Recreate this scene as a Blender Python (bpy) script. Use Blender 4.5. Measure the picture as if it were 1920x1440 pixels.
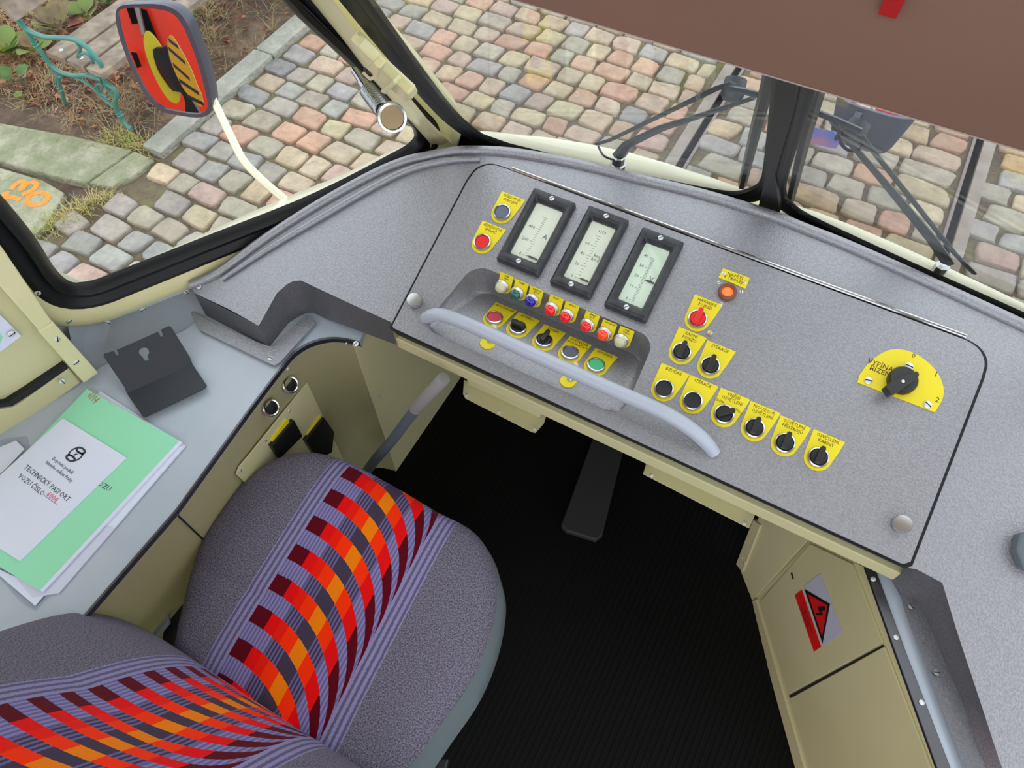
import bpy, bmesh, math, random
from mathutils import Vector as V3, Matrix
from mathutils.geometry import tessellate_polygon
from math import sin, cos, pi, radians
S = bpy.context.scene
for o in list(bpy.data.objects): bpy.data.objects.remove(o)
random.seed(7)
# ---------------------------------------------------------------- camera, world, lights, exposure
F = 1384.03
CR = ((0.87902162, 0.47664549, -0.01140473), (0.40038794, -0.75095347, -0.52512701), (-0.25886384, 0.45703168, -0.85094744))
EYE = V3((0, 0, 1.92))
cam = bpy.data.cameras.new('camera'); camo = bpy.data.objects.new('camera', cam); S.collection.objects.link(camo)
cam.sensor_fit = 'HORIZONTAL'; cam.sensor_width = 36; cam.lens = 36*F/1920; cam.clip_start = 0.02; cam.clip_end = 200
cx = V3(CR[0]); cy = -V3(CR[1]); cz = -V3(CR[2])
camo.matrix_world = Matrix(((cx.x, cy.x, cz.x, EYE.x), (cx.y, cy.y, cz.y, EYE.y), (cx.z, cy.z, cz.z, EYE.z), (0, 0, 0, 1)))
S.camera = camo
W = bpy.data.worlds.new('overcast sky'); S.world = W; W.use_nodes = True
wn = W.node_tree.nodes; wl = W.node_tree.links
bgn = wn['Background']; tc = wn.new('ShaderNodeTexCoord'); sp = wn.new('ShaderNodeSeparateXYZ'); cr = wn.new('ShaderNodeValToRGB')
wl.new(tc.outputs['Generated'], sp.inputs[0]); wl.new(sp.outputs['Z'], cr.inputs[0]); wl.new(cr.outputs[0], bgn.inputs[0])
cr.color_ramp.elements[0].color = (0.80, 0.86, 0.95, 1); cr.color_ramp.elements[1].color = (0.92, 0.96, 1.0, 1)
bgn.inputs[1].default_value = 2.0
def area(name, loc, rot, sx, sy, power, color=(1, 1, 1)):
    l = bpy.data.lights.new(name, 'AREA'); l.shape = 'RECTANGLE'; l.size = sx; l.size_y = sy; l.energy = power; l.color = color
    o = bpy.data.objects.new(name, l); o.location = loc; o.rotation_euler = rot; S.collection.objects.link(o); return o
area('cab_fill_light', (0.25, -0.25, 2.27), (0, 0, 0), 0.9, 0.35, 4, (0.95, 0.97, 1.0))  # unseen lamp, added as fill to brighten the dark cab
S.view_settings.view_transform = 'Standard'; S.view_settings.look = 'None'; S.view_settings.gamma = 1
S.view_settings.use_curve_mapping = False; S.view_settings.exposure = 0.0
# ---------------------------------------------------------------- surveying helpers: a sighted pixel becomes a point of a real plane
def ray(px, py):
    a = (px-960)/F; b = (py-720)/F
    return V3((CR[0][0]*a+CR[1][0]*b+CR[2][0], CR[0][1]*a+CR[1][1]*b+CR[2][1], CR[0][2]*a+CR[1][2]*b+CR[2][2]))
class Pl:
    def __init__(s, o, u, v): s.o = V3(o); s.u = V3(u).normalized(); s.n = s.u.cross(V3(v)).normalized(); s.v = s.n.cross(s.u)
    def p(s, u, v, h=0): return s.o+s.u*u+s.v*v+s.n*h
    def hit(s, q, h=0):
        r = ray(*q); o = s.o+s.n*h; P = EYE+r*((o-EYE).dot(s.n)/r.dot(s.n)); d = P-s.o
        return (d.dot(s.u), d.dot(s.v))
    def at(s, q, h=0): a = s.hit(q, h); return s.p(a[0], a[1], h)
    def m(s, u=0, v=0, h=0):
        P = s.p(u, v, h)
        return Matrix(((s.u.x, s.v.x, s.n.x, P.x), (s.u.y, s.v.y, s.n.y, P.y), (s.u.z, s.v.z, s.n.z, P.z), (0, 0, 0, 1)))
def Z(z): return Pl((0, 0, z), (1, 0, 0), (0, 1, 0))
def at(q, z): return Z(z).at(q)
def depth(q, t): return EYE+ray(*q)*t
# ---------------------------------------------------------------- materials
MATS = {}
def mat(name, col, rough=0.5, metal=0.0, bump=None, var=None, spec=None, emit=None, coat=0):
    """bump=(scale,strength,dist) noise relief; var=(scale,colour2,detail) noise mottling."""
    m = bpy.data.materials.new(name); m.use_nodes = True; n = m.node_tree.nodes; l = m.node_tree.links; b = n['Principled BSDF']
    b.inputs['Base Color'].default_value = (*col, 1); b.inputs['Roughness'].default_value = rough; b.inputs['Metallic'].default_value = metal
    if spec is not None: b.inputs['Specular IOR Level'].default_value = spec
    if coat: b.inputs['Coat Weight'].default_value = coat; b.inputs['Coat Roughness'].default_value = 0.1
    if emit: b.inputs['Emission Color'].default_value = (*emit[0], 1); b.inputs['Emission Strength'].default_value = emit[1]
    t = n.new('ShaderNodeTexCoord')
    if var:
        x = n.new('ShaderNodeTexNoise'); x.inputs['Scale'].default_value = var[0]; x.inputs['Detail'].default_value = var[2] if len(var) > 2 else 4
        r = n.new('ShaderNodeValToRGB'); r.color_ramp.elements[0].position = 0.38; r.color_ramp.elements[1].position = 0.62
        r.color_ramp.elements[0].color = (*col, 1); r.color_ramp.elements[1].color = (*var[1], 1)
        l.new(t.outputs['Object'], x.inputs['Vector']); l.new(x.outputs['Fac'], r.inputs[0]); l.new(r.outputs[0], b.inputs['Base Color'])
    if bump:
        x = n.new('ShaderNodeTexNoise'); x.inputs['Scale'].default_value = bump[0]; x.inputs['Detail'].default_value = 2
        u = n.new('ShaderNodeBump'); u.inputs['Strength'].default_value = bump[1]; u.inputs['Distance'].default_value = bump[2]
        l.new(t.outputs['Object'], x.inputs['Vector']); l.new(x.outputs['Fac'], u.inputs['Height']); l.new(u.outputs[0], b.inputs['Normal'])
    MATS[name] = m; return m
def lin(r, g, b): return tuple(((c/255)/12.92 if c <= 10 else ((c/255+0.055)/1.055)**2.4) for c in (r, g, b))
hammer = mat('hammered grey paint', lin(158, 158, 163), 0.36, 0.5, bump=(420, 0.7, 0.0012), var=(300, lin(146, 146, 151), 2))
panelm = mat('hammered grey panel paint', lin(154, 153, 157), 0.36, 0.5, bump=(420, 0.7, 0.0012), var=(300, lin(140, 140, 144), 2))
deskm = mat('light grey laminate', lin(178, 186, 198), 0.35, var=(9, lin(170, 180, 192)))
cream = mat('cream painted sheet', lin(206, 200, 156), 0.38, bump=(60, 0.08, 0.002), var=(3, lin(198, 192, 146)))
creamw = mat('cream painted window trim', lin(225, 219, 172), 0.32, bump=(30, 0.08, 0.003), var=(5, lin(214, 207, 156)))
outcream = mat('ivory body paint', lin(246, 244, 216), 0.25, coat=0.5)
rubber = mat('black rubber seal', (0.008, 0.008, 0.009), 0.42, bump=(40, 0.1, 0.002), spec=0.3)
black = mat('black plastic', (0.012, 0.012, 0.013), 0.35)
blackfr = mat('worn black bakelite', (0.018, 0.019, 0.022), 0.38, bump=(90, 0.15, 0.001), var=(60, (0.035, 0.036, 0.04)))
sheet = mat('black powder coated sheet', lin(40, 43, 52), 0.5, bump=(700, 0.2, 0.0006))
chrome = mat('chrome', (0.62, 0.62, 0.61), 0.2, 1.0)
springm = mat('spring steel', (0.38, 0.40, 0.41), 0.22, 1.0)
steel = mat('zinc screw steel', (0.75, 0.77, 0.77), 0.45, 0.55)
trimm = mat('dull dark trim metal', (0.10, 0.10, 0.11), 0.3, 0.8)
alu = mat('satin aluminium', (0.72, 0.72, 0.72), 0.32, 0.9)
slot = mat('dark slot', (0.01, 0.01, 0.01), 0.8)
yellow = mat('yellow engraved plate', lin(232, 212, 12), 0.45)
ylett = mat('dark engraving', lin(60, 40, 12), 0.7)
redc = mat('red cap', lin(225, 28, 32), 0.35); redf = mat('faded red cap', lin(205, 62, 78), 0.4)
greenc = mat('green cap', lin(70, 185, 125), 0.4); greyc = mat('grey cap', lin(92, 98, 112), 0.45)
ivory = mat('ivory plastic', lin(215, 205, 160), 0.4)
handlem = mat('grey lacquered bar', lin(172, 178, 190), 0.28)
floorm = mat('black ribbed rubber', (0.0035, 0.0033, 0.0032), 0.75, spec=0.15)
darkm = mat('near black void', (0.004, 0.004, 0.004), 0.9, spec=0.05)  # near-black colour stands in for the darkness under the dashboard
visorm = mat('brown grey enamel', lin(122, 96, 82), 0.35, var=(2.2, lin(132, 104, 90)))
paper = mat('white paper', lin(218, 222, 240), 0.7); paper2 = mat('white paper stack', lin(205, 208, 226), 0.7)
green_paper = mat('mint green card', lin(148, 222, 182), 0.6)
ink = mat('printing ink', lin(60, 60, 72), 0.7); rink = mat('red ink', lin(228, 90, 120), 0.7); bink = mat('brown crayon', lin(190, 110, 90), 0.8)
redpaint = mat('orange red tram paint', lin(240, 48, 8), 0.3, coat=0.3)
yelpaint = mat('yellow marker paint', lin(205, 185, 20), 0.4)
gauge_face = mat('gauge dial card', lin(206, 208, 196), 0.6, emit=((0.8, 0.82, 0.72), 0.12))  # dial card given a faint glow of its own
gauge_face_g = mat('greenish gauge dial card', lin(196, 210, 196), 0.6, emit=((0.75, 0.85, 0.75), 0.16))  # this card glows faintly too
def glassmat(name, tint=(1, 1, 1), refl=1.0):
    m = bpy.data.materials.new(name); m.use_nodes = True; n = m.node_tree.nodes; l = m.node_tree.links; n.remove(n['Principled BSDF'])
    o = n['Material Output']; tr = n.new('ShaderNodeBsdfTransparent'); gl = n.new('ShaderNodeBsdfGlossy'); mx = n.new('ShaderNodeMixShader'); fw = n.new('ShaderNodeLayerWeight')
    fw.inputs['Blend'].default_value = 0.5; tr.inputs[0].default_value = (*tint, 1); gl.inputs['Roughness'].default_value = 0.02
    pw = n.new('ShaderNodeMath'); pw.operation = 'POWER'; pw.inputs[1].default_value = 5; ma = n.new('ShaderNodeMath'); ma.operation = 'MULTIPLY_ADD'; ma.inputs[1].default_value = 0.42; ma.inputs[2].default_value = 0.018*refl
    l.new(fw.outputs['Facing'], pw.inputs[0]); l.new(pw.outputs[0], ma.inputs[0])
    l.new(ma.outputs[0], mx.inputs[0]); l.new(tr.outputs[0], mx.inputs[1]); l.new(gl.outputs[0], mx.inputs[2]); l.new(mx.outputs[0], o.inputs[0]); return m
glass = glassmat('clear window glass', (0.97, 0.98, 0.97)); gglass = glassmat('gauge glass', (0.98, 0.99, 0.97)); plastic = glassmat('clear plastic sleeve', (0.93, 0.94, 0.97), 1.6)
mirrorm = mat('mirror silver', (0.85, 0.85, 0.85), 0.01, 1.0)
# ---------------------------------------------------------------- mesh helpers
C = S.collection
def link(o): C.objects.link(o); return o
class Thing:
    def __init__(s, name, label, cat, loc=(0, 0, 0), group=None, kind=None):
        s.o = bpy.data.objects.new(name, None); s.o.empty_display_size = 0.02; link(s.o); s.o.location = loc; s.loc = V3(loc)
        s.o['label'] = label
        if kind: s.o['kind'] = kind
        else: s.o['category'] = cat
        if group: s.o['group'] = group
def put(name, bm, m, parent=None, smooth=None, label=None, bevel=0, seg=2):
    """parent: Thing or (Thing, partobject). Returns the object."""
    me = bpy.data.meshes.new(name); bmesh.ops.recalc_face_normals(bm, faces=bm.faces); bm.to_mesh(me); bm.free()
    root = parent if isinstance(parent, Thing) else (parent[0] if parent else None)
    o = bpy.data.objects.new(name, me); link(o); me.materials.append(m) if m else None
    if root: me.transform(Matrix.Translation(-root.loc)); o.parent = root.o if isinstance(parent, Thing) else parent[1]
    if smooth is not None:
        for p in me.polygons: p.use_smooth = True
        if smooth < 180: me.set_sharp_from_angle(angle=radians(smooth))
    if bevel:
        b = o.modifiers.new('bevel', 'BEVEL'); b.width = bevel; b.segments = seg; b.limit_method = 'ANGLE'; b.angle_limit = radians(40)
    if label: o['label'] = label
    return o
def top(name, bm, m, label, cat, group=None, kind=None, **k):
    """a top-level thing that is one mesh, origin at its centre"""
    vs = [v.co for v in bm.verts]; c = sum(vs, V3())/len(vs); c.z = min(v.z for v in vs)
    bmesh.ops.translate(bm, vec=-c, verts=bm.verts)
    o = put(name, bm, m, **k); o.location = c; o['label'] = label
    if kind: o['kind'] = kind
    if kind != 'structure': o['category'] = cat
    if group: o['group'] = group
    return o
def struct(name, bm, m, label=None, **k): return top(name, bm, m, label or name.replace('_', ' '), None, kind='structure', **k)
def prism(loop, vec, holes=(), bm=None):
    """solid between a planar loop of 3-D points and the same loop moved by vec"""
    bm = bm or bmesh.new(); loops = [[V3(p) for p in loop]]+[[V3(p) for p in h] for h in holes]; vec = V3(vec)
    tri = tessellate_polygon(loops); flat = [p for l in loops for p in l]
    a = [bm.verts.new(p) for p in flat]; b = [bm.verts.new(p+vec) for p in flat]
    for t in tri:
        try: bm.faces.new([a[i] for i in t]); bm.faces.new([b[i] for i in reversed(t)])
        except ValueError: pass
    k = 0
    for l in loops:
        n = len(l)
        for i in range(n):
            j = (i+1) % n
            try: bm.faces.new((a[k+i], a[k+j], b[k+j], b[k+i]))
            except ValueError: pass
        k += n
    bmesh.ops.dissolve_limit(bm, angle_limit=0.001, verts=bm.verts, edges=bm.edges) if len(loops) == 1 else None
    return bm
def plate(pl, uv, h0, h1, holes=(), bm=None):
    return prism([pl.p(u, v, h0) for u, v in uv], pl.n*(h1-h0), [[pl.p(u, v, h0) for u, v in h] for h in holes], bm)
def pxplate(pl, pts, h0, h1, bm=None): return plate(pl, [pl.hit(q, max(h0, h1)) for q in pts], h0, h1, (), bm)
def box(pl, u0, u1, v0, v1, h0, h1, bm=None): return plate(pl, [(u0, v0), (u1, v0), (u1, v1), (u0, v1)], h0, h1, (), bm)
def catmull(pts, n=6, closed=False):
    P = [V3(p) for p in pts]; out = []; N = len(P)
    for i in range(N if closed else N-1):
        g = (lambda k: P[k % N]) if closed else (lambda k: P[max(0, min(N-1, k))])
        a, b, c, d = g(i-1), g(i), g(i+1), g(i+2)
        for s in range(n):
            t = s/n
            out.append(0.5*((2*b)+(c-a)*t+(2*a-5*b+4*c-d)*t*t+(3*b-a-3*c+d)*t**3))
    if not closed: out.append(P[-1])
    return out
def c2(pts, n=6, closed=True): return [(p.x, p.y) for p in catmull([(a, b, 0) for a, b in pts], n, closed)]
def tube(pts, r, n=8, closed=False, bm=None, cap=True, flat=1.0, up=None):
    bm = bm or bmesh.new(); P = [V3(p) for p in pts]; N = len(P); rings = []; side = None
    for i, p in enumerate(P):
        t = (P[(i+1) % N]-P[i-1]) if closed else (P[min(N-1, i+1)]-P[max(0, i-1)])
        t.normalize()
        if up is not None: side = t.cross(V3(up)).normalized()
        elif side is None:
            side = t.cross(V3((0, 0, 1)));
            if side.length < 1e-3: side = t.cross(V3((1, 0, 0)))
            side.normalize()
        else: side = (side-t*side.dot(t)).normalized()
        w = t.cross(side); rr = r(i/(N-1)) if callable(r) else r
        rings.append([bm.verts.new(p+side*(cos(2*pi*k/n)*rr)+w*(sin(2*pi*k/n)*rr*flat)) for k in range(n)])
    for i in range(N if closed else N-1):
        A = rings[i]; B = rings[(i+1) % N]
        for k in range(n): bm.faces.new((A[k], A[(k+1) % n], B[(k+1) % n], B[k]))
    if not closed and cap: bm.faces.new(rings[0]); bm.faces.new(list(reversed(rings[-1])))
    return bm
def lathe(prof, M, n=24, bm=None):
    """prof: (radius, height) pairs; M: matrix whose z is the axis"""
    bm = bm or bmesh.new(); rings = []
    for r, h in prof:
        if r < 1e-6: rings.append([bm.verts.new(M @ V3((0, 0, h)))])
        else: rings.append([bm.verts.new(M @ V3((r*cos(2*pi*k/n), r*sin(2*pi*k/n), h))) for k in range(n)])
    for A, B in zip(rings, rings[1:]):
        for k in range(n):
            j = (k+1) % n
            if len(A) == 1 and len(B) == 1: continue
            if len(A) == 1: bm.faces.new((A[0], B[j], B[k]))
            elif len(B) == 1: bm.faces.new((A[k], A[j], B[0]))
            else: bm.faces.new((A[k], A[j], B[j], B[k]))
    return bm
def sweep_ring(pl, uv, prof, bm=None):
    """sweep a profile [(outward offset, height)] round a closed outline in a plane; closed profile"""
    bm = bm or bmesh.new(); N = len(uv)
    ar = sum(uv[i][0]*uv[(i+1) % N][1]-uv[(i+1) % N][0]*uv[i][1] for i in range(N)); sg = 1 if ar > 0 else -1
    rings = []
    for i in range(N):
        a = uv[i-1]; b = uv[(i+1) % N]; d = V3((b[0]-a[0], b[1]-a[1], 0)).normalized(); nx, ny = d.y*sg, -d.x*sg
        rings.append([bm.verts.new(pl.p(uv[i][0]+nx*o, uv[i][1]+ny*o, h)) for o, h in prof])
    K = len(prof)
    for i in range(N):
        A = rings[i]; B = rings[(i+1) % N]
        for k in range(K): bm.faces.new((A[k], A[(k+1) % K], B[(k+1) % K], B[k]))
    return bm
def rrect(u0, u1, v0, v1, r, n=5):
    out = []
    for cx_, cy_, a0 in ((u1-r, v0+r, -90), (u1-r, v1-r, 0), (u0+r, v1-r, 90), (u0+r, v0+r, 180)):
        for k in range(n+1):
            a = radians(a0+90*k/n); out.append((cx_+r*cos(a), cy_+r*sin(a)))
    return out
def circ(u, v, r, n=24, a0=0, a1=360): return [(u+r*cos(radians(a0+(a1-a0)*k/n)), v+r*sin(radians(a0+(a1-a0)*k/n))) for k in range(n)]
_txt = {}
def text(name, s, pl, u, v, h, size, m, parent, rot=0, xs=1.0, align='CENTER', sp=0.85):
    cu = bpy.data.curves.new(name, 'FONT'); cu.body = s; cu.size = size; cu.align_x = align; cu.align_y = 'CENTER'; cu.resolution_u = 1; cu.space_line = sp; cu.extrude = 0.00012
    o = bpy.data.objects.new(name+'_tmp', cu); me = bpy.data.meshes.new_from_object(o); bpy.data.objects.remove(o); bpy.data.curves.remove(cu)
    me.transform(pl.m(u, v, h) @ Matrix.Rotation(radians(rot), 4, 'Z') @ Matrix.Diagonal((xs, 1, 1, 1)))
    bm = bmesh.new(); bm.from_mesh(me); bpy.data.meshes.remove(me)
    return put(name, bm, m, parent)
def screw(parent, pl, u, v, h=0, r=0.0035, a=None, name='screw', m=None):
    M = pl.m(u, v, h); bm = lathe([(r, 0), (r, r*0.25), (r*0.6, r*0.5), (0, r*0.55)], M, 12)
    o = put(name, bm, m or steel, parent, smooth=50)
    a = random.uniform(0, pi) if a is None else a
    Q = Pl(pl.p(u, v, h), pl.u*cos(a)+pl.v*sin(a), pl.v*cos(a)-pl.u*sin(a))
    root = parent if isinstance(parent, Thing) else parent[0]
    if isinstance(parent, Thing): put('screw_slot', box(Q, -r*0.9, r*0.9, -r*0.13, r*0.13, r*0.3, r*0.57), slot, (root, o))
    return o
# ================================================================ CAB SHELL
A = radians(17.5)
PD = Pl((-0.569, 0.576, 0.852), (1, 0, 0), (0, cos(A), sin(A)))            # dashboard plane
FL = 0.17                                                                 # cab floor level
DK = Z(0.765)
# floor: black ribbed rubber (ribs are geometry on one sheet)
bm = bmesh.new(); prism([(-1.3, -0.9, FL), (1.3, -0.9, FL), (1.3, 1.12, FL), (-1.3, 1.12, FL)], (0, 0, -0.05), bm=bm)
fl = struct('floor', bm, floorm, 'black ribbed rubber cab floor')
bm = bmesh.new()
for i in range(95):
    x = -0.72+i*0.0135; prism([(x, -0.8, FL), (x+0.006, -0.8, FL), (x+0.006, 1.0, FL), (x, 1.0, FL)], (0, 0, 0.002), bm=bm)
rb = put('rubber_ribs', bm, floorm); rb['kind'] = 'stuff'; rb.parent = fl; rb.matrix_parent_inverse = fl.matrix_world.inverted(); rb.location = -fl.location
struct('wall_front', prism([(-0.72, 1.0, FL), (0.9, 1.0, FL), (0.9, 1.0, 0.93), (-0.72, 1.0, 0.93)], (0, 0.02, 0)), darkm, 'dark bulkhead under the dashboard')  # coloured near black to paint in the under-dash darkness
# ceiling above the cab, fill light under it
struct('ceiling', prism([(-1.25, -1.0, 2.32), (1.25, -1.0, 2.32), (1.25, 0.62, 2.32), (-1.25, 0.62, 2.32)], (0, 0, 0.03)), cream, 'cream cab ceiling')
# ---- left wall: window plane P1, leaning 10 degrees inwards
t10 = radians(10); ux = V3((0.515, 0.857, 0)).normalized(); inn = V3((0.857, -0.515, 0)).normalized()
P1 = Pl(Z(0.857).at((250, 540)), ux, V3((0, 0, cos(t10)))+inn*sin(t10))      # n points into the cab
if P1.n.dot(inn) < 0: P1 = Pl(P1.o, -P1.u, P1.v)
h1 = P1.hit
low = [(24, 400), (73, 461), (105, 512), (126, 534), (150, 543), (182, 539), (224, 523), (320, 485), (400, 453), (560, 390), (660, 343), (735, 303), (766, 286), (782, 272), (784, 262), (777, 247), (755, 226), (662, 132), (565, 43), (526, 0)]
uvg = [h1(q) for q in low]
ujamb = uvg[0][0]; pu, pv = uvg[-1]; qu, qv = uvg[-3]; sl = (pu-qu)/(pv-qv)
tv = pv+0.16
side_open = uvg+[(pu+sl*(tv-0.04-pv), tv-0.04), (pu+sl*(tv-0.04-pv)-0.02, tv-0.005), (pu+sl*(tv-pv)-0.06, tv), (ujamb+0.05, tv), (ujamb+0.012, tv-0.015), (ujamb, tv-0.06), (ujamb, 0.35)]
side_open = c2(side_open, 3)
g = [(0.0, -0.012), (0.004, -0.001), (0.010, 0.005), (0.018, 0.004), (0.022, -0.003), (0.026, 0.0), (0.036, 0.009), (0.046, 0.008), (0.050, -0.002), (0.048, -0.018), (0.0, -0.018)]
w1 = Thing('window_1', 'side window of the cab with wide black rubber seal beside the left desk', None, P1.p(0.2, 0.0), kind='structure')
put('rubber_seal', sweep_ring(P1, side_open, g), rubber, w1, smooth=40)
put('pane', plate(P1, [(a, b) for a, b in side_open], -0.016, -0.013), glass, w1)
# cream pressed window surround, screws round it
su = [(0.040, -0.01), (0.042, 0.006), (0.052, 0.013), (0.064, 0.018), (0.082, 0.017), (0.092, 0.010), (0.097, -0.01)]
put('window_frame', sweep_ring(P1, side_open, su), creamw, w1, smooth=35)
for q in ((70, 550), (130, 602), (201, 604), (268, 580), (350, 547)):
    a = P1.hit(q, 0.018); screw(w1, P1, a[0], a[1], 0.0175, 0.0055)
# sheet wall round the surround, down to the desk
bm = sweep_ring(P1, side_open, [(0.085, 0.004), (0.30, 0.004), (0.30, -0.008), (0.085, -0.008)])
for v in list(bm.verts):
    d = v.co-P1.o; u = d.dot(P1.u); vv = d.dot(P1.v)
    um = 0.66 if vv < 0.0 else 0.571-(vv-0.096)*0.55+0.055
    if u > um: v.co += P1.u*(um-u)
    if vv < -0.075: v.co += P1.v*(-0.075-vv)
struct('wall_left', bm, mat('pale grey wall lining', lin(196, 204, 214), 0.4), 'pale grey wall lining under the side window')
LA = [Z(0.758).at(q) for q in ((150, 722), (186, 691), (260, 657), (345, 621), (385, 603), (490, 540))]; LB = [P1.at(q, 0.004) for q in ((125, 598), (160, 606), (210, 600), (280, 574), (340, 550), (455, 498))]
bm = bmesh.new(); a_ = [bm.verts.new(p) for p in LA]; b_ = [bm.verts.new(p) for p in LB]
for i in range(len(LA)-1): bm.faces.new((a_[i], a_[i+1], b_[i+1], b_[i]))
bmesh.ops.solidify(bm, geom=bm.faces[:], thickness=0.003); struct('trim_5', bm, MATS['pale grey wall lining'], 'pale grey lining strip between the side desk and the cream window surround')
# ---- rear part of the left wall (plane P2): cream panel, post, rail, slot, notice
P2 = Pl(DK.at((155, 717)), DK.at((0, 812))-DK.at((155, 717)), (0, 0, 1))
if P2.n.x < 0: P2 = Pl(P2.o, -P2.u, P2.v)
w2 = Thing('wall_left_rear', 'cream panelled side wall behind the side window', None, P2.o, kind='structure')
put('panel', box(P2, -1.0, 0.03, -0.03, 0.9, -0.03, -0.010), cream, w2)
put('post', pxplate(P2, [(72, 622), (100, 605), (185, 700), (158, 719)], 0.0, 0.012), creamw, w2, bevel=0.003)
put('post_cover', pxplate(P2, [(-60, 470), (-60, 385), (8, 470), (98, 604), (74, 621), (20, 560)], -0.008, 0.010), creamw, w2, bevel=0.003)
put('bottom_rail', pxplate(P2, [(-150, 890), (-150, 780), (0, 768), (30, 762), (128, 690), (152, 718), (0, 826)], -0.012, 0.0), cream, w2, bevel=0.003)
put('dark_slot', pxplate(P2, [(-60, 760), (0, 757), (12, 756), (50, 732), (122, 684), (129, 690), (60, 738), (22, 762), (0, 764), (-60, 770)], -0.012, 0.002), slot, w2)
for q in ((108, 636), (143, 680), (118, 716), (28, 635)):
    a = P2.hit(q, 0.012); screw(w2, P2, a[0], a[1], 0.010 if q[0] != 28 else -0.002, 0.006)
nt = Thing('notice', 'laminated notice with green print screwed to the cream wall at the left', 'notice', P2.at((5, 610), -0.008))
put('sheet', pxplate(P2, [(-80, 640), (-60, 540), (0, 590), (40, 630), (0, 660), (-30, 700)], -0.009, -0.006), paper, nt)
put('green_print', pxplate(P2, [(-20, 640), (-20, 610), (0, 625), (5, 632), (0, 645)], -0.006, -0.0055), green_paper, nt)
# ---- windscreens
lean = radians(39)
def ws(qa, za, qb, zb):
    a = Z(za).at(qa); b = Z(zb).at(qb); u = (b-a); u.z = 0; u.normalize(); back = V3((-u.y, u.x, 0))
    return Pl(a, u, V3((0, 0, cos(lean)))-back*sin(lean))
P3 = ws((900, 272), 0.95, (1430, 385), 0.95); P4 = ws((1465, 395), 0.95, (1900, 590), 0.95)
def screen(name, lab, P, px, ctr):
    uv = [P.hit(q) for q in px]; uv = c2(uv, 3)
    w = Thing(name, lab, None, P.at(ctr), kind='structure')
    put('rubber_seal', sweep_ring(P, uv, [(0, -0.014), (0.003, -0.010), (0.008, -0.007), (0.013, -0.010), (0.018, -0.006), (0.028, -0.005), (0.034, -0.010), (0.032, -0.02), (0.0, -0.02)]), rubber, w, smooth=40)
    put('pane', plate(P, uv, -0.017, -0.013), glass, w); return w, uv
LW = [(893, 265), (915, 277), (960, 290), (1100, 324), (1250, 357), (1330, 373), (1373, 378), (1405, 371), (1418, 360), (1425, 335), (1436, 220), (1444, 124), (1453, 20), (1452, 5), (1440, -12), (1420, -22), (1300, -50), (1100, -80), (700, -110), (640, -110), (620, -100), (610, -85), (614, -70), (667, 0), (767, 130), (847, 227)]
RW = [(1463, 366), (1466, 388), (1476, 399), (1506, 420), (1600, 465), (1750, 534), (1920, 611), (2080, 686), (2110, 680), (2125, 640), (2130, 400), (2110, 200), (2080, 160), (1900, 100), (1640, 20), (1560, 0), (1540, 5), (1530, 30), (1520, 141), (1510, 213), (1478, 310)]
screen('window_2', 'left half of the windscreen with black rubber seal', P3, LW, (1200, 300))
screen('window_3', 'right half of the windscreen with black rubber seal', P4, RW, (1700, 480))
# divider between the screens
bm = bmesh.new()
L3 = [P3.at(q, 0.002) for q in ((1420, 395), (1436, 330), (1452, 200), (1462, 100), (1470, 0))]; R4 = [P4.at(q, 0.002) for q in ((1462, 398), (1452, 330), (1490, 200), (1506, 100), (1518, 0))]
va = [bm.verts.new(p) for p in L3]; vb = [bm.verts.new(p) for p in R4]; off = V3((0, 0.03, 0.0))
vc = [bm.verts.new(p+off) for p in L3]; vd = [bm.verts.new(p+off) for p in R4]
for i in range(4):
    bm.faces.new((va[i], vb[i], vb[i+1], va[i+1])); bm.faces.new((vc[i], vd[i], vd[i+1], vc[i+1]))
    bm.faces.new((va[i], va[i+1], vc[i+1], vc[i])); bm.faces.new((vb[i], vb[i+1], vd[i+1], vd[i]))
struct('trim_1', bm, rubber, 'black divider post between the windscreen halves', smooth=30)
bm = pxplate(P3, [(1405, 396), (1432, 388), (1450, 396), (1480, 425), (1440, 410)], -0.012, -0.004); struct('trim_2', bm, creamw, 'cream base of the windscreen divider')
# ---- A pillar
def strip(name, left, right, m, lab, out):
    bm = bmesh.new(); n = len(left); o = V3(out)
    R = [[bm.verts.new(p) for p in (a, (a+b)/2-o*0.35, b, b+o, a+o)] for a, b in zip(left, right)]
    for i in range(n-1):
        for k in range(5): bm.faces.new((R[i][k], R[i][(k+1) % 5], R[i+1][(k+1) % 5], R[i+1][k]))
    bm.faces.new(R[0]); bm.faces.new(R[-1]); return struct(name, bm, m, lab, smooth=40)
pl_l = [P1.at(q, 0.006) for q in ((500, -100), (583, 0), (640, 70), (700, 150), (765, 222), (806, 268), (815, 320))]
pl_r = [P3.at(q, 0.004) for q in ((555, -100), (625, 0), (675, 70), (742, 150), (800, 222), (852, 275), (905, 320))]
strip('trim_3', pl_l, pl_r, creamw, 'cream front corner pillar beside the side window', tuple((pl_l[3]-EYE).normalized()*0.02))
PP = Pl(pl_l[3], pl_l[4]-pl_l[2], (pl_r[3]-pl_l[3]))
if PP.n.dot(EYE-PP.o) < 0: PP = Pl(pl_l[3], pl_l[2]-pl_l[4], (pl_r[3]-pl_l[3]))
pb = Thing('window_catch_bracket', 'cream bracket screwed to the corner pillar holding the window catch', 'bracket', PP.at((690, 140)))
put('rail', pxplate(PP, [(655, 72), (672, 88), (700, 118), (765, 178), (770, 188), (762, 192), (735, 170), (712, 158), (700, 138), (690, 120), (668, 96)], 0.008, 0.022), creamw, pb, bevel=0.003)
put('lug', pxplate(PP, [(678, 138), (699, 118), (712, 130), (706, 150), (694, 153)], 0.030, 0.040), creamw, pb, bevel=0.002)
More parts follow.
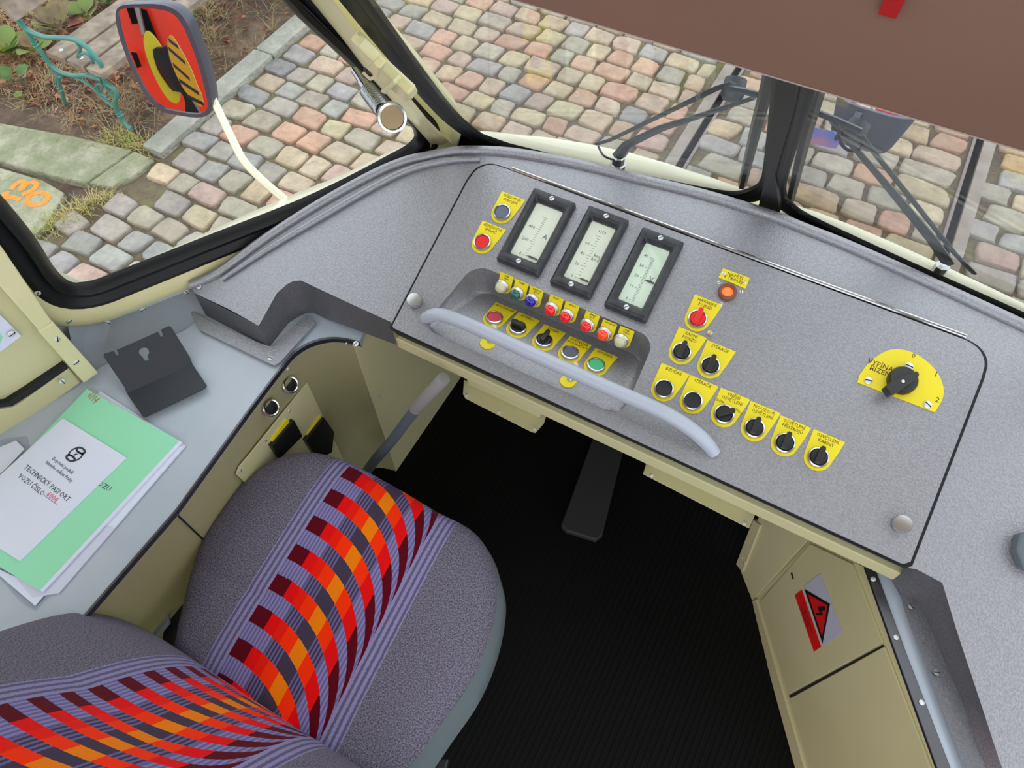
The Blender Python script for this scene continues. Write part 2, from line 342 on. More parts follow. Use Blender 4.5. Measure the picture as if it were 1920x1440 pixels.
put('lug', pxplate(PP, [(712, 172), (735, 152), (742, 160), (722, 178)], 0.022, 0.032), creamw, pb, bevel=0.002)
a = PP.hit((690, 135), 0.041); screw(pb, PP, a[0], a[1], 0.040, 0.006, m=black)
# chrome spring latch with knurled knob
D0 = depth((664, 132), 1.10); D1 = depth((686, 165), 1.06); D2 = depth((716, 205), 1.02); D3 = depth((734, 219), 0.985)
lt = Thing('window_catch', 'chrome spring catch with round knurled knob on the side window pillar', 'window catch', D1)
ax = (D3-D1).normalized()
put('rod', tube([D0, D1, D2, D3], 0.0055, 12), springm, lt, smooth=60)
put('collar', tube([D0.lerp(D1, 0.75), D1.lerp(D2, 0.12)], 0.008, 14), springm, lt, smooth=60)
side = ax.cross(V3((0, 0, 1))).normalized(); up2 = ax.cross(side)
pts = []
for i in range(11*14+1):
    t = i/(11*14); c = D1.lerp(D2, 0.1+t*0.92); an = 2*pi*11*t; pts.append(c+side*cos(an)*0.0105+up2*sin(an)*0.0105)
put('spring', tube(pts, 0.0021, 6), springm, lt, smooth=80)
kd = (EYE-D3).normalized(); kd = (kd+ax*0.4).normalized(); ks = kd.cross(V3((0, 0, 1))).normalized(); PK = Pl(D3, ks, kd.cross(ks))
R = 0.0198
bm = lathe([(0, -0.006), (R*0.9, -0.006), (R, -0.003), (R, 0.010), (R*0.96, 0.013), (R*0.8, 0.0135), (R*0.76, 0.011)], PK.m(), 72)
for i, v in enumerate(bm.verts):
    d = v.co-PK.o; r = (d-PK.n*d.dot(PK.n)).length
    if r > R*0.97 and i % 2: v.co -= (d-PK.n*d.dot(PK.n)).normalized()*0.0008
put('knob', bm, chrome, lt, smooth=35)
put('knob_face', lathe([(R*0.78, 0.0105), (0, 0.0112)], PK.m(), 40), mat('worn brass face', (0.26, 0.19, 0.11), 0.3, 1.0), lt, smooth=60)
# ---- header fascia above the windscreen
bm = bmesh.new(); prof = [(0.45, 1.612), (0.437, 1.618), (0.430, 1.64), (0.420, 1.70), (0.38, 1.95), (0.36, 2.32), (0.47, 2.32), (0.47, 1.70), (0.463, 1.62)]
ra = [bm.verts.new((-1.2, y, z)) for y, z in prof]; rb2 = [bm.verts.new((1.2, y, z+0.012)) for y, z in prof]
for i in range(len(prof)): j = (i+1) % len(prof); bm.faces.new((ra[i], ra[j], rb2[j], rb2[i]))
bm.faces.new(ra); bm.faces.new(rb2); hd = struct('trim_4', bm, visorm, 'brown grey enamelled header panel above the windscreen', smooth=35)
PF = Pl((0, 0.430, 1.64), (1, 0, 0.005), (0, -0.010, 0.06))
if PF.n.y > 0: PF = Pl(PF.o, -PF.u, PF.v)
PF2 = Pl((0, 0.420, 1.70), (1, 0, 0.005), (0, -0.04, 0.25))
top('red_mark', pxplate(PF2, [(1646, 27), (1661, -12), (1699, -3), (1679, 36)], -0.0005, 0.003), mat('dark red sticker', lin(160, 14, 20), 0.5), 'dark red rectangular sticker on the header panel above the windscreen', 'sticker')
# light edge bead along the bottom of the header
top('header_edge_strip', tube([(-1.2, 0.452, 1.611), (0, 0.452, 1.617), (1.2, 0.452, 1.623)], 0.0035, 8), mat('pale edge strip', lin(190, 180, 172), 0.4), 'pale thin edge strip along the bottom of the header panel', 'edge strip')

# ================================================================ DASHBOARD
hit = PD.hit
db = Thing('dashboard', 'moulded dashboard in hammered grey paint under the windscreen', 'dashboard', PD.p(0.4, 0.2))
rim = [(359, 535), (410, 512), (500, 447), (600, 383), (700, 328), (760, 303), (800, 294), (840, 286), (880, 283), (960, 287), (1080, 308), (1200, 337), (1320, 366), (1440, 403), (1520, 434), (1600, 466), (1760, 538), (1920, 612), (2060, 680)]
rimuv = c2([hit(q) for q in rim], 4, False)
front = [(1990, 1000), (1960, 1440), (1890, 1470), (1873, 1423), (1847, 1343), (1793, 1180), (1767, 1093), (1720, 1068), (1690, 1062), (740, 617), (733, 604), (650, 566), (590, 538), (576, 531), (564, 526), (550, 527), (538, 533), (519, 550), (485, 611), (430, 580), (364, 549)]
dbuv = rimuv+[hit(q) for q in front]
TR = rrect(0.082, 0.430, 0.022, 0.168, 0.028, 6)
tz = [(u-(0.168-v)*0.0 - (0.03*(1-(v-0.022)/0.146) if u < 0.2 else 0) + (0.006*(1-(v-0.022)/0.146) if u > 0.2 else 0), v) for u, v in TR]
put('shell', plate(PD, dbuv, -0.012, 0.0, [[(u+(u-0.25)*0.03, v+(v-0.09)*0.03) for u, v in tz]]), hammer, db)
# rolled lip along the windows and the groove-side bead
lip = [PD.p(u, v, 0.001) for u, v in rimuv]
put('rolled_lip', tube(lip, 0.0095, 10), hammer, db, smooth=60)
bead = c2([PD.hit(q, 0.006) for q in ((415, 523), (500, 467), (600, 407), (700, 349), (770, 316), (840, 300), (900, 298))], 5, False)
put('bead', tube([PD.p(u, v, 0.004) for u, v in bead], lambda t: 0.004+0.003*min(1, t*3)*(1 if t < .8 else (1-t)*5+0.1), 8), hammer, db, smooth=60)
# skirts: loft between sighted edges
def loft(A_, B_, th, m, name, parent, **k):
    bm = bmesh.new(); a = [bm.verts.new(p) for p in A_]; b = [bm.verts.new(p) for p in B_]
    for i in range(len(a)-1): bm.faces.new((a[i], a[i+1], b[i+1], b[i]))
    bmesh.ops.solidify(bm, geom=bm.faces[:], thickness=th); return put(name, bm, m, parent, **k)
tq = [(359, 535), (364, 549), (485, 611), (519, 550), (538, 533), (550, 527), (564, 526), (576, 531), (590, 538), (650, 566), (733, 604)]
tp = [PD.at(q) for q in tq]; dz = [0.09, 0.09, 0.088, 0.088, 0.088, 0.088, 0.088, 0.088, 0.088, 0.075, 0.06]
bp = [p-V3((0, 0, d))+V3((0.006, -0.006, 0)) for p, d in zip(tp, dz)]
bp = [V3((p.x, p.y, max(p.z, 0.762))) for p in bp]
loft(tp, bp, 0.004, hammer, 'skirt', db, smooth=50)
# foot flange of the box on the desk, with its screws
fq = [(352, 575), (375, 619), (500, 679), (514, 685), (526, 678), (592, 604), (575, 590), (509, 650), (480, 640), (386, 598)]
ff = put('foot_flange', pxplate(Z(0.768), fq, -0.003, 0.003), hammer, db, bevel=0.002)
a = Z(0.771).hit((507, 672)); screw(db, Z(0.771), a[0], a[1], 0, 0.005, name='screw')
for q in ((374, 538), (668, 645)):
    a = PD.hit(q); screw(db, PD, a[0], a[1], 0.001, 0.005)
# right hand pocket: wall, corner and flange down to the right desk
WT = [PD.at(q) for q in ((1705, 1066), (1722, 1069), (1767, 1093), (1793, 1180), (1847, 1343), (1873, 1423), (1890, 1470))]
WB = [Z(0.775).at(q) for q in ((1672, 1088), (1690, 1113), (1723, 1130), (1745, 1180), (1800, 1305), (1843, 1427), (1862, 1480))]
loft(WT, WB, 0.003, hammer, 'pocket_wall', db, smooth=50)
FO = [Z(0.772).at(q) for q in ((1673, 1090), (1690, 1120), (1698, 1150), (1722, 1215), (1762, 1320), (1807, 1437), (1822, 1480))]
loft(WB, FO, 0.003, hammer, 'pocket_flange', db, smooth=50)
for q in ((1708, 1137), (1756, 1261)):
    a = Z(0.776).hit(q); screw(db, Z(0.776), a[0], a[1], 0, 0.0045, m=hammer)
# flap edge at the far right
put('side_lever_base', pxplate(PD, [(1905, 1030), (1912, 1000), (1960, 990), (1960, 1080), (1918, 1065)], 0, 0.02), mat('dark grey fitting', lin(90, 100, 108), 0.5), db, bevel=0.004)
# ---- hinged instrument panel
ip = Thing('instrument_panel', 'hinged grey instrument panel in the middle of the dashboard', 'instrument panel', PD.p(0.44, 0.16, 0.004))
pout = [(0.0, 0.003), (0.004, 0.0), (0.898, -0.006), (0.906, 0.002)]+[(0.906, 0.31)]+circ(0.868, 0.322, 0.037, 7, 0, 90)[1:]+[(0.865, 0.36), (0.052, 0.362)]+circ(0.03, 0.322, 0.039, 7, 90, 175)[0:]+[(-0.010, 0.31)]
put('panel_plate', plate(PD, pout, 0.0015, 0.006, [tz]), panelm, ip, bevel=0.0015)
so = [((u-0.45)*1.012+0.45, (v-0.178)*1.022+0.178) for u, v in pout]
top('panel_gap_strip', plate(PD, so, 0.0002, 0.0012, [[(u+(u-0.25)*0.02, v+(v-0.09)*0.02) for u, v in tz]]), rubber, 'thin black strip for the dark gap round the hinged instrument panel', 'seal')  # black strip paints the dark gap around the raised panel
hg = top('piano_hinge', tube([PD.p(0.055, 0.366, 0.006), PD.p(0.865, 0.366, 0.006)], 0.0035, 10), chrome, 'long thin metal piano hinge along the top of the instrument panel', 'hinge')
# tray recess in the panel
PT = Pl(PD.p(0.25, 0.024, 0.004), (1, 0, 0), (0, cos(radians(-9)), sin(radians(-9))))
def PTd(u, v):      # floor height below panel, following the tray plane but no deeper than needed
    return None
fo = []
for (u, v) in tz:
    vv = v if v < 0.05 else v-0.018*(v-0.05)/0.118
    P = PD.p(u*0.965+0.009, vv, 0.004); 
    dn = (PT.o-P).dot(PT.n)/PD.n.dot(PT.n); fo.append(P+PD.n*min(dn, -0.0005))
bm = bmesh.new(); mid = []
topr = [bm.verts.new(PD.p(u, v, 0.006)) for u, v in tz]; t2 = [bm.verts.new(PD.p(u, v, 0.002).lerp(f, 0.03)) for (u, v), f in zip(tz, fo)]
fb = [bm.verts.new(PD.p(u, v, 0.004).lerp(f, 0.88)) for (u, v), f in zip(tz, fo)]; cen = sum(fo, V3())/len(fo); fl2 = [bm.verts.new(f.lerp(cen, 0.035)) for f in fo]
N = len(tz)
for i in range(N):
    j = (i+1) % N
    for a_, b_ in ((topr, t2), (t2, fb), (fb, fl2)): bm.faces.new((a_[i], a_[j], b_[j], b_[i]))
bm.faces.new(fl2); put('tray', bm, panelm, ip, smooth=50)
for q, n_ in (((778, 565), 'k'), ((1690, 983), 'k')):
    a = PD.hit(q, 0.012)
    bm = lathe([(0.004, 0.004), (0.006, 0.006), (0.0125, 0.009), (0.0135, 0.012), (0.0135, 0.019), (0.0125, 0.021), (0, 0.0215)], PD.m(a[0], a[1]), 32); put('panel_knob', bm, chrome, ip, smooth=35)
put('lock_stud', lathe([(0.004, 0.005), (0.0045, 0.012), (0, 0.013)], PD.m(*PD.hit((1331, 625), 0.01)), 8), mat('brass', (0.7, 0.55, 0.3), 0.3, 1.0), ip, smooth=30)
# underside: black strip painting in the shaded gap, and cream rail
top('dashboard_gap_shade', box(PD, 0.0, 0.905, -0.002, 0.012, -0.028, -0.0125), rubber, 'black strip for the shaded gap under the front of the instrument panel', 'gap strip')
PR = Z(0.812)
rail = [PR.at((742, 634)), PR.at((1690, 1077)), PR.at((1690, 1077))+V3((0, 0.02, 0)), PR.at((742, 634))+V3((0, 0.02, 0))]
top('cream_rail', prism(rail, (0, 0.0, -0.030)), cream, 'cream steel rail under the front edge of the dashboard', 'rail', bevel=0.002)
top('dashboard_underside', box(PD, 0.0, 0.9, 0.012, 0.36, -0.075, -0.07), darkm, 'dark closing plate under the instrument panel', 'plate')  # plate coloured near black for the darkness beneath the panel
# grab handle
hp = [PD.at((797, 597), 0.004), PD.at((803, 594), 0.022), PD.at((822, 590), 0.038), PD.at((850, 597), 0.045), PD.at((900, 618), 0.047), PD.at((1000, 664), 0.047), PD.at((1120, 718), 0.047), PD.at((1220, 762), 0.047), PD.at((1262, 783), 0.044), PD.at((1300, 808), 0.032), PD.at((1326, 832), 0.016), PD.at((1340, 850), 0.004)]
top('grab_handle', tube(catmull(hp, 5), lambda t: 0.0118-0.002*max(0, (abs(t-0.5)-0.38)/0.12), 14), handlem, 'long light grey grab handle bowed across the instrument panel', 'handle', smooth=80)
# ---- gauges
def gauge(q4, gq, label, nums, unit, ticks, ptr, face, extra=None):
    (a, b, c, d) = [PD.hit(q, 0.012) for q in q4]; u0 = (a[0]+d[0])/2; u1 = (b[0]+c[0])/2; v1 = (a[1]+b[1])/2; v0 = (c[1]+d[1])/2
    t = Thing('gauge', label, 'gauge', PD.p((u0+u1)/2, (v0+v1)/2, 0.006), 'rectangular gauges on the instrument panel')
    gx0, gx1, gy0, gy1 = u0+0.016, u1-0.016, v0+0.023, v1-0.022
    def rr(i): return [(u0+i, v0+i), (u1-i, v0+i), (u1-i, v1-i), (u0+i, v1-i)]
    bm = bmesh.new(); H = [(0, 0.006), (0, 0.016), (0.004, 0.021)]
    R = []
    for i, h in H: R.append([bm.verts.new(PD.p(x, y, h)) for x, y in rr(i)])
    for e, h in ((0.0105, 0.021), (0.0155, 0.011), (0.016, 0.008)):
        f = e/0.016; R.append([bm.verts.new(PD.p(x, y, h)) for x, y in ((u0+(gx0-u0)*f, v0+(gy0-v0)*f), (u1+(gx1-u1)*f, v0+(gy0-v0)*f), (u1+(gx1-u1)*f, v1+(gy1-v1)*f), (u0+(gx0-u0)*f, v1+(gy1-v1)*f))])
    for p_, q_ in zip(R, R[1:]):
        for i in range(4): bm.faces.new((p_[i], p_[(i+1) % 4], q_[(i+1) % 4], q_[i]))
    put('frame', bm, blackfr, t, bevel=0.003, seg=3)
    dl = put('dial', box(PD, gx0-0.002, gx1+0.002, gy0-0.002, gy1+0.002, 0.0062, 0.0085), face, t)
    put('glass', box(PD, gx0, gx1, gy0, gy1, 0.0125, 0.0135), gglass, t)
    um = (u0+u1)/2; screw(t, PD, um-0.001, v1-0.010, 0.021, 0.0045, 0.8); screw(t, PD, um-0.001, v0+0.0105, 0.021, 0.0045, 0.8)
    gw = gx1-gx0; gh = gy1-gy0; tx = gx0+gw*0.50; y0 = gy0+gh*0.06; y1 = gy0+gh*0.80
    bm = bmesh.new()
    for i in range(ticks+1):
        f = i/ticks; big = (i % (ticks//(len(nums)-1) if len(nums) > 1 else 1)) == 0; y = y0+(y1-y0)*f**0.92
        box(PD, tx-0.001-(0.004 if big else 0), tx+0.0045, y-0.00028, y+0.00028, 0.0085, 0.0087, bm)
    put('scale', bm, ink, (t, dl))
    for i, s in enumerate(nums):
        f = i/(len(nums)-1); text('numeral', s, PD, tx-0.0075, y0+(y1-y0)*f**0.92, 0.0087, 0.0082, ink, (t, dl), align='RIGHT')
    text('unit', unit, PD, gx1-0.0085, y0+gh*(0.42 if len(unit) < 3 else 0.40), 0.0087, 0.013 if len(unit) < 3 else 0.0095, ink, (t, dl), sp=0.75)
    if extra: text('print', extra, PD, (gx0+gx1)/2+0.003, gy1-0.014, 0.0087, 0.0075, ink, (t, dl))
    yp = y0+(y1-y0)*ptr
    put('pointer', plate(PD, [(tx+0.004, yp), (tx+0.010, yp+0.0022), (gx1-0.001, yp+0.0016), (gx1-0.001, yp-0.0016), (tx+0.010, yp-0.0016)], 0.0098, 0.0105), black, t)
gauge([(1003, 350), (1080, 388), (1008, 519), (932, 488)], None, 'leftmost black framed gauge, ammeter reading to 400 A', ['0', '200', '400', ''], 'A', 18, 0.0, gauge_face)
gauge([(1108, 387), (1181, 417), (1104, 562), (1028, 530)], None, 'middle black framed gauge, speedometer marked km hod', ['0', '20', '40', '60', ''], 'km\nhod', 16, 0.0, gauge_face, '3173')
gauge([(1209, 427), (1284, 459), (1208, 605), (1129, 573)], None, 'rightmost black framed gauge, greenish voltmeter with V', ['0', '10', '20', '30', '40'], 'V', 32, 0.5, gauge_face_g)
# ---- push buttons and rotary switches with yellow plates
def dplate(P, u, v, h, w=0.0235, hgt=0.040, r=0.0205, sk=0.0):
    pts = circ(u, v, r, 17, 180+2, 360-2)+[(u+w*0.99+0.001, v+hgt*0.42), (u+w+0.004, v+hgt), (u-w+0.002, v+hgt)]
    return plate(P, pts, h, h+0.0012)
def control(q, kind, label, lines, P=PD, h0=0.006, cap=None, group='controls on the instrument panel', plateargs={}, rot=0, ts=0.0075, xs=0.95, name=None):
    u, v = P.hit(q, h0+0.007)
    nm = {'push': 'push_button'}.get(kind, 'rotary_switch')
    t = Thing(nm, label, 'button' if kind == 'push' else 'switch', P.p(u, v, h0), group)
    lp = put('label_plate', dplate(P, u, v, h0, **plateargs), yellow, t)
    hg_ = plateargs.get('hgt', 0.040)
    for i, s in enumerate(lines):
        xs_t = min(xs, 0.95*(8.6 if P is PD else 9.0)/max(len(s), 1)) if len(s) > 8 else xs
        text('lettering', s, P, u+0.0025, v+hg_-0.0055-i*ts*1.02, h0+0.0013, ts, ylett, (t, lp), xs=xs_t)
    M = P.m(u, v, h0+0.001)
    put('bezel', lathe([(0.0165, 0), (0.0165, 0.004), (0.0155, 0.0065), (0.0135, 0.007), (0.0128, 0.0055), (0.0128, 0.001)], M, 36), chrome, t, smooth=40)
    if kind == 'push':
        put('cap', lathe([(0.0127, 0.001), (0.0127, 0.0048), (0.0118, 0.0056), (0.004, 0.0052), (0, 0.0052)], M, 32), cap, t, smooth=40)
    else:
        cp = put('knob', lathe([(0.0127, 0.001), (0.0127, 0.0065), (0.0115, 0.0085), (0, 0.0088)], M, 32), cap or black, t, smooth=40)
        Q = Pl(P.p(u, v, h0+0.001), P.u*cos(radians(rot))+P.v*sin(radians(rot)), P.v*cos(radians(rot))-P.u*sin(radians(rot)))
        L = 0.0165 if kind == 'rotary' else 0.013; wd = 0.0042 if kind == 'rotary' else 0.0055
        put('grip', plate(Q, [(-wd, -0.0115), (wd, -0.0115), (wd, L-0.004), (wd*0.7, L), (-wd*0.7, L), (-wd, L-0.004)], 0.007, 0.018), cap or black, (t, cp), bevel=0.0015)
    return t
control((941, 397), 'push', 'dark grey push button lettered PRUJEZD MYCIM STROJEM, topmost at the left', ['PRŮJEZD MYCÍM', 'STROJEM'], cap=greyc)
control((904, 453), 'push', 'bright red push button lettered BEZPECNOSTNI SPINAC left of the gauges', ['BEZPEČNOSTNÍ', 'SPÍNAČ'], cap=redc)
control((1308, 597), 'rotary', 'red rotary switch lettered HAVARIJNI POJEZD', ['HAVARIJNÍ', 'POJEZD'], cap=redc)
control((1278, 659), 'rotary', 'black rotary switch lettered ZADNI POJEZD', ['ZADNÍ', 'POJEZD'])
control((1332, 685), 'rotary', 'black rotary switch lettered STERACE right of the ZADNI POJEZD switch', ['STĚRAČE'], rot=0)
control((1245, 728), 'push', 'black push button lettered BZUCAK, leftmost of the lower row', ['BZUČÁK'], cap=black)
control((1299, 751), 'push', 'black push button lettered STERACE in the lower row', ['STĚRAČE'], cap=black)
control((1358, 776), 'rotary', 'black rotary switch lettered VNEJSI OSVETLENI with its grip turned to NOC', ['VNĚJŠÍ', 'OSVĚTLENÍ'], rot=-50)
control((1415, 802), 'rotary', 'black rotary switch lettered NOUZOVE OSVETLENI', ['NOUZOVÉ', 'OSVĚTLENÍ'])
control((1472, 830), 'rotary', 'black rotary switch lettered OSVETLENI PRISTROJU', ['OSVĚTLENÍ', 'PŘÍSTROJŮ'])
control((1535, 857), 'rotary', 'black rotary switch lettered OSVETLENI KABINY, rightmost of the lower row', ['OSVĚTLENÍ', 'KABINY'])
vu, vv = PD.hit((1358, 776), 0.013)
tp_ = bpy.data.objects['rotary_switch.003'] if 'rotary_switch.003' in bpy.data.objects else None
class _T: pass
def as_thing(o): t = Thing.__new__(Thing); t.o = o; t.loc = V3(o.location); return t
vt = as_thing([o for o in bpy.data.objects if o.get('label', '').startswith('black rotary switch lettered VNEJSI')][0])
lpo = [c for c in vt.o.children if c.name.startswith('label_plate')][0]
text('lettering', 'DEN', PD, vu-0.014, vv+0.0185, 0.0073, 0.006, ylett, (vt, lpo)); text('lettering', 'NOC', PD, vu+0.019, vv+0.0145, 0.0073, 0.006, ylett, (vt, lpo), rot=-20)
# buttons in the tray
def tq_(q): return q
TG = 'controls in the recessed tray'
ph = 0.0
control((927, 594), 'push', 'faded red push button lettered NEVYSTUPOVAT at the left of the tray', ['NEVYSTUPOVAT'], PT, ph, redf, TG, plateargs=dict(w=0.0205))
control((971, 613), 'block', 'black block handled switch lettered DVERE 1 in the tray', ['DVEŘE 1'], PT, ph, None, TG, plateargs=dict(w=0.0205), rot=90)
control((1020, 637), 'rotary', 'black rotary switch lettered DVERE in the middle of the tray', ['DVEŘE'], PT, ph, None, TG, plateargs=dict(w=0.0205))
control((1069, 660), 'push', 'grey push button lettered SVETELNA HOUKACKA in the tray', ['SVĚTELNÁ', 'HOUKAČKA'], PT, ph, greyc, TG, plateargs=dict(w=0.0205))
control((1118, 683), 'push', 'green push button lettered ZVONEK at the right of the tray', ['ZVONEK'], PT, ph, greenc, TG, plateargs=dict(w=0.0205))
for q, l_, s in (((920, 640), 'small ivory toggle switch half hidden behind the grab handle below the faded red button', 'VENTORY'), ((1070, 711), 'small ivory toggle switch half hidden behind the grab handle below the grey button', '')):
    u, v = PT.hit(q, 0.0)
    t = Thing('toggle_switch', l_, 'switch', PT.p(u, v, 0), 'ivory toggle switches behind the grab handle')
    lp = put('label_plate', plate(PT, circ(u-0.002, v-0.008, 0.013, 13, 180, 360)+[(u+0.014, v+0.012), (u-0.012, v+0.012)], 0, 0.0015), yellow, t)
    if s: text('lettering', s, PT, u+0.002, v+0.008, 0.0017, 0.0055, ylett, (t, lp), xs=0.8)
    put('bush', lathe([(0.006, 0), (0.006, 0.004), (0.0045, 0.007), (0, 0.007)], PT.m(u, v-0.002), 16), chrome, t, smooth=40)
    M = PT.m(u, v-0.002, 0.005) @ Matrix.Rotation(radians(-25), 4, 'X')
    put('toggle', lathe([(0.002, 0), (0.0025, 0.012), (0.005, 0.018), (0.0062, 0.024), (0.005, 0.029), (0, 0.031)], M, 16), ivory, t, smooth=80)
# indicator lamps on the tray's back wall
wtop = PD.p(0.25, 0.166, 0.004); wb = (fb and None)
q0 = PT.at((1046, 612)); wn_ = Pl(PD.p(0.25, 0.1655, 0.003), (1, 0, 0), V3((0, 0, 0)) + (PD.p(0.25, 0.1655, 0.004)-PT.p(0, (PD.p(0.25, 0.15, 0.004)-PT.o).dot(PT.v), 0)) * 1)
d_ = (PD.p(0.25, 0.1655, 0.004)-PT.p(0, (PD.p(0.25, 0.150, 0.004)-PT.o).dot(PT.v), 0)); PW = Pl(PD.p(0.25, 0.164, 0.001), (1, 0, 0), (0, d_.y, d_.z))
lampcols = [((938, 540), 'ivory', lin(200, 198, 160), ['SMĚR', 'VLEVO'], 'leftmost ivory'), ((966, 553), 'green', lin(10, 90, 80), ['DVEŘE'], 'dark green'), ((994, 566), 'blue', lin(20, 10, 150), ['DÁLKOVÁ', 'SVĚTLA'], 'dark blue'),
 ((1031, 582), 'red', lin(215, 8, 20), ['BRZDA 1'], 'bright red lamp, left one of the middle pair,'), ((1060, 595), 'red', lin(215, 8, 20), ['BRZDA 2'], 'bright red lamp, right one of the middle pair,'), ((1098, 613), 'red', lin(205, 6, 25), ['BRZDA', 'MG. K.'], 'red lamp in the last group of three'), ((1130, 629), 'orange', lin(235, 60, 15), ['ODPOJOVAČ'], 'orange'), ((1162, 642), 'ivory', lin(200, 198, 160), ['SMĚR', 'VPRAVO'], 'rightmost ivory')]
for q, cn, col, ls, lab in lampcols:
    u, v = PW.hit(q, 0.012)
    l_ = (lab if 'lamp' in lab else lab+' indicator lamp')+' on the back wall of the tray'
    t = Thing('indicator_lamp', l_, 'lamp', PW.p(u, v, 0), 'indicator lamps on the back wall of the tray')
    lp = put('label_plate', plate(PW, circ(u+0.003, v-0.001, 0.0135, 11, 185, 355)+[(u+0.0165, v+0.024), (u-0.0095, v+0.024)], 0.0, 0.0012), yellow, t)
    for i, s in enumerate(ls): text('lettering', s, PW, u+0.004, v+0.0205-i*0.005, 0.0014, 0.0045, ylett, (t, lp), xs=0.75)
    M = PW.m(u, v, 0.001)
    put('nut', lathe([(0.0130, 0), (0.0130, 0.005), (0.0118, 0.0065), (0.0112, 0.009), (0.0096, 0.0095)], M, 12), alu, t, smooth=25)
    k_ = 'lamp lens '+cn
    m_ = MATS.get(k_) or mat(k_, col, 0.15, coat=0.6, emit=(col, 0.22 if cn in ('red', 'orange') else 0.0))
    put('lens', lathe([(0.0100, 0.008), (0.0098, 0.012), (0.0080, 0.0155), (0.0045, 0.0175), (0, 0.018)], M, 20), m_, t, smooth=60)
# trolley voltage lamp and its plate
u, v = PD.hit((1364, 547), 0.01)
t = Thing('warning_lamp', 'glowing orange neon lamp in a brown collar beside the NAPETI V TROLEJI plate', 'lamp', PD.p(u, v, 0.006))
put('collar', lathe([(0.0155, 0), (0.015, 0.006), (0.0125, 0.0085), (0.0095, 0.007), (0.009, 0.002)], PD.m(u, v, 0.006), 32), mat('brown bakelite', lin(122, 66, 52), 0.4), t, smooth=40)
put('lens', lathe([(0.0092, 0.002), (0.008, 0.004), (0.004, 0.0062), (0, 0.0068)], PD.m(u, v, 0.006), 24), mat('orange neon lens', lin(225, 50, 20), 0.2, emit=((1, 0.16, 0.03), 1.6)), t, smooth=60)
for q in ((1348, 530), (1390, 547), (1352, 570)):
    a = PD.hit(q, 0.006); screw(t, PD, a[0], a[1], 0.006, 0.0032)
t = Thing('name_plate', 'small yellow plate lettered NAPETI V TROLEJI held by two screws', 'plate', PD.at((1376, 521), 0.006))
lp = put('plate', pxplate(PD, [(1347, 520), (1356, 503), (1406, 521), (1398, 541)], 0.006, 0.0075), yellow, t)
u, v = PD.hit((1377, 521), 0.0075); text('lettering', 'NAPĚTÍ\nV TROLEJI', PD, u, v, 0.0076, 0.0078, ylett, (t, lp))
for q in ((1357, 513), (1396, 529)):
    a = PD.hit(q, 0.0075); screw(t, PD, a[0], a[1], 0.0075, 0.003)
# master switch
u, v = PD.hit((1689, 716), 0.006)
t = Thing('master_switch', 'large black lever switch on a yellow half round plate lettered VYPINAC RIZENI', 'switch', PD.p(u, v, 0.006))
R_ = 0.0705; c0 = (u+0.004, v+0.006-0.0)
half = c2([PD.hit(q, 0.0078) for q in ((1611, 704), (1625, 685), (1640, 671), (1656, 661), (1674, 655), (1700, 657), (1725, 668), (1748, 687), (1763, 708), (1770, 733), (1766, 752))], 3, False)+[PD.hit((1753, 773), 0.0078), PD.hit((1608, 717), 0.0078)]
lp = put('label_plate', plate(PD, half, 0.006, 0.0078), yellow, t)
text('lettering', 'VYPÍNAČ\nŘÍZENÍ', PD, *PD.hit((1654, 692), 0.008), 0.008, 0.0115, ylett, (t, lp))
for s, q in (('0', (1713, 667)), ('1', (1755, 702)), ('2', (1758, 750))):
    a = PD.hit(q, 0.008); text('numeral', s, PD, a[0], a[1], 0.008, 0.012, ylett, (t, lp))
for q in ((1704, 687), (1628, 714), (1739, 759)):
    a = PD.hit(q, 0.008); screw(t, PD, a[0], a[1], 0.008, 0.0062)
bm = lathe([(0.0218, 0), (0.0218, 0.010), (0.0198, 0.014), (0, 0.014)], PD.m(u, v, 0.008), 40); kb = put('knob', bm, black, t, smooth=35)
a_, b_ = PD.hit((1718, 702), 0.030), PD.hit((1660, 735), 0.030); dx = V3((a_[0]-b_[0], a_[1]-b_[1], 0)).normalized(); cu_, cv_ = (a_[0]+b_[0])/2, (a_[1]+b_[1])/2
Q = Pl(PD.p(cu_, cv_, 0.008), PD.u*dx.x+PD.v*dx.y, PD.v*dx.x-PD.u*dx.y); Lh = V3((a_[0]-b_[0], a_[1]-b_[1], 0)).length/2
gr = put('lever', plate(Q, [(-Lh, -0.008), (-Lh*0.6, -0.0095), (Lh*0.75, -0.0065), (Lh, -0.003), (Lh, 0.003), (Lh*0.75, 0.0065), (-Lh*0.6, 0.0085), (-Lh, 0.007)], 0.012, 0.032), black, t, bevel=0.002)
screw((t, gr), Q, 0.0, 0.0, 0.032, 0.0025)
# ================================================================ LEFT DESK AND ITS FRONT PANELS
edge = [(-100, 1195), (142, 1171), (330, 955), (470, 762), (536, 676), (560, 653), (585, 640), (615, 633), (645, 634), (674, 641)]
E0 = [Z(0.762).at(q) for q in edge]; E0 = E0[:3]+catmull(E0[3:], 4)
back = [Z(0.762).at(q) for q in ((690, 600), (620, 545), (576, 510), (370, 602), (345, 620), (188, 688), (155, 715), (0, 810), (-250, 960), (-280, 1150))]
ld = Thing('side_desk', 'light grey side desk under the side window left of the seat', 'desk', at((250, 850), 0.74))
put('desktop', prism(E0+back, (0, 0, -0.018)), deskm, ld)
tr = bmesh.new(); P = [(a, a+V3((0.004, -0.003, 0.0)), a+V3((0.004, -0.003, -0.012)), a+V3((0.0, 0, -0.012))) for a in [p+V3((0, 0, 0.0015)) for p in E0[1:]]]
R = [[tr.verts.new(q) for q in p] for p in P]
for a, b in zip(R, R[1:]):
    for k in range(4): tr.faces.new((a[k], a[(k+1) % 4], b[(k+1) % 4], b[k]))
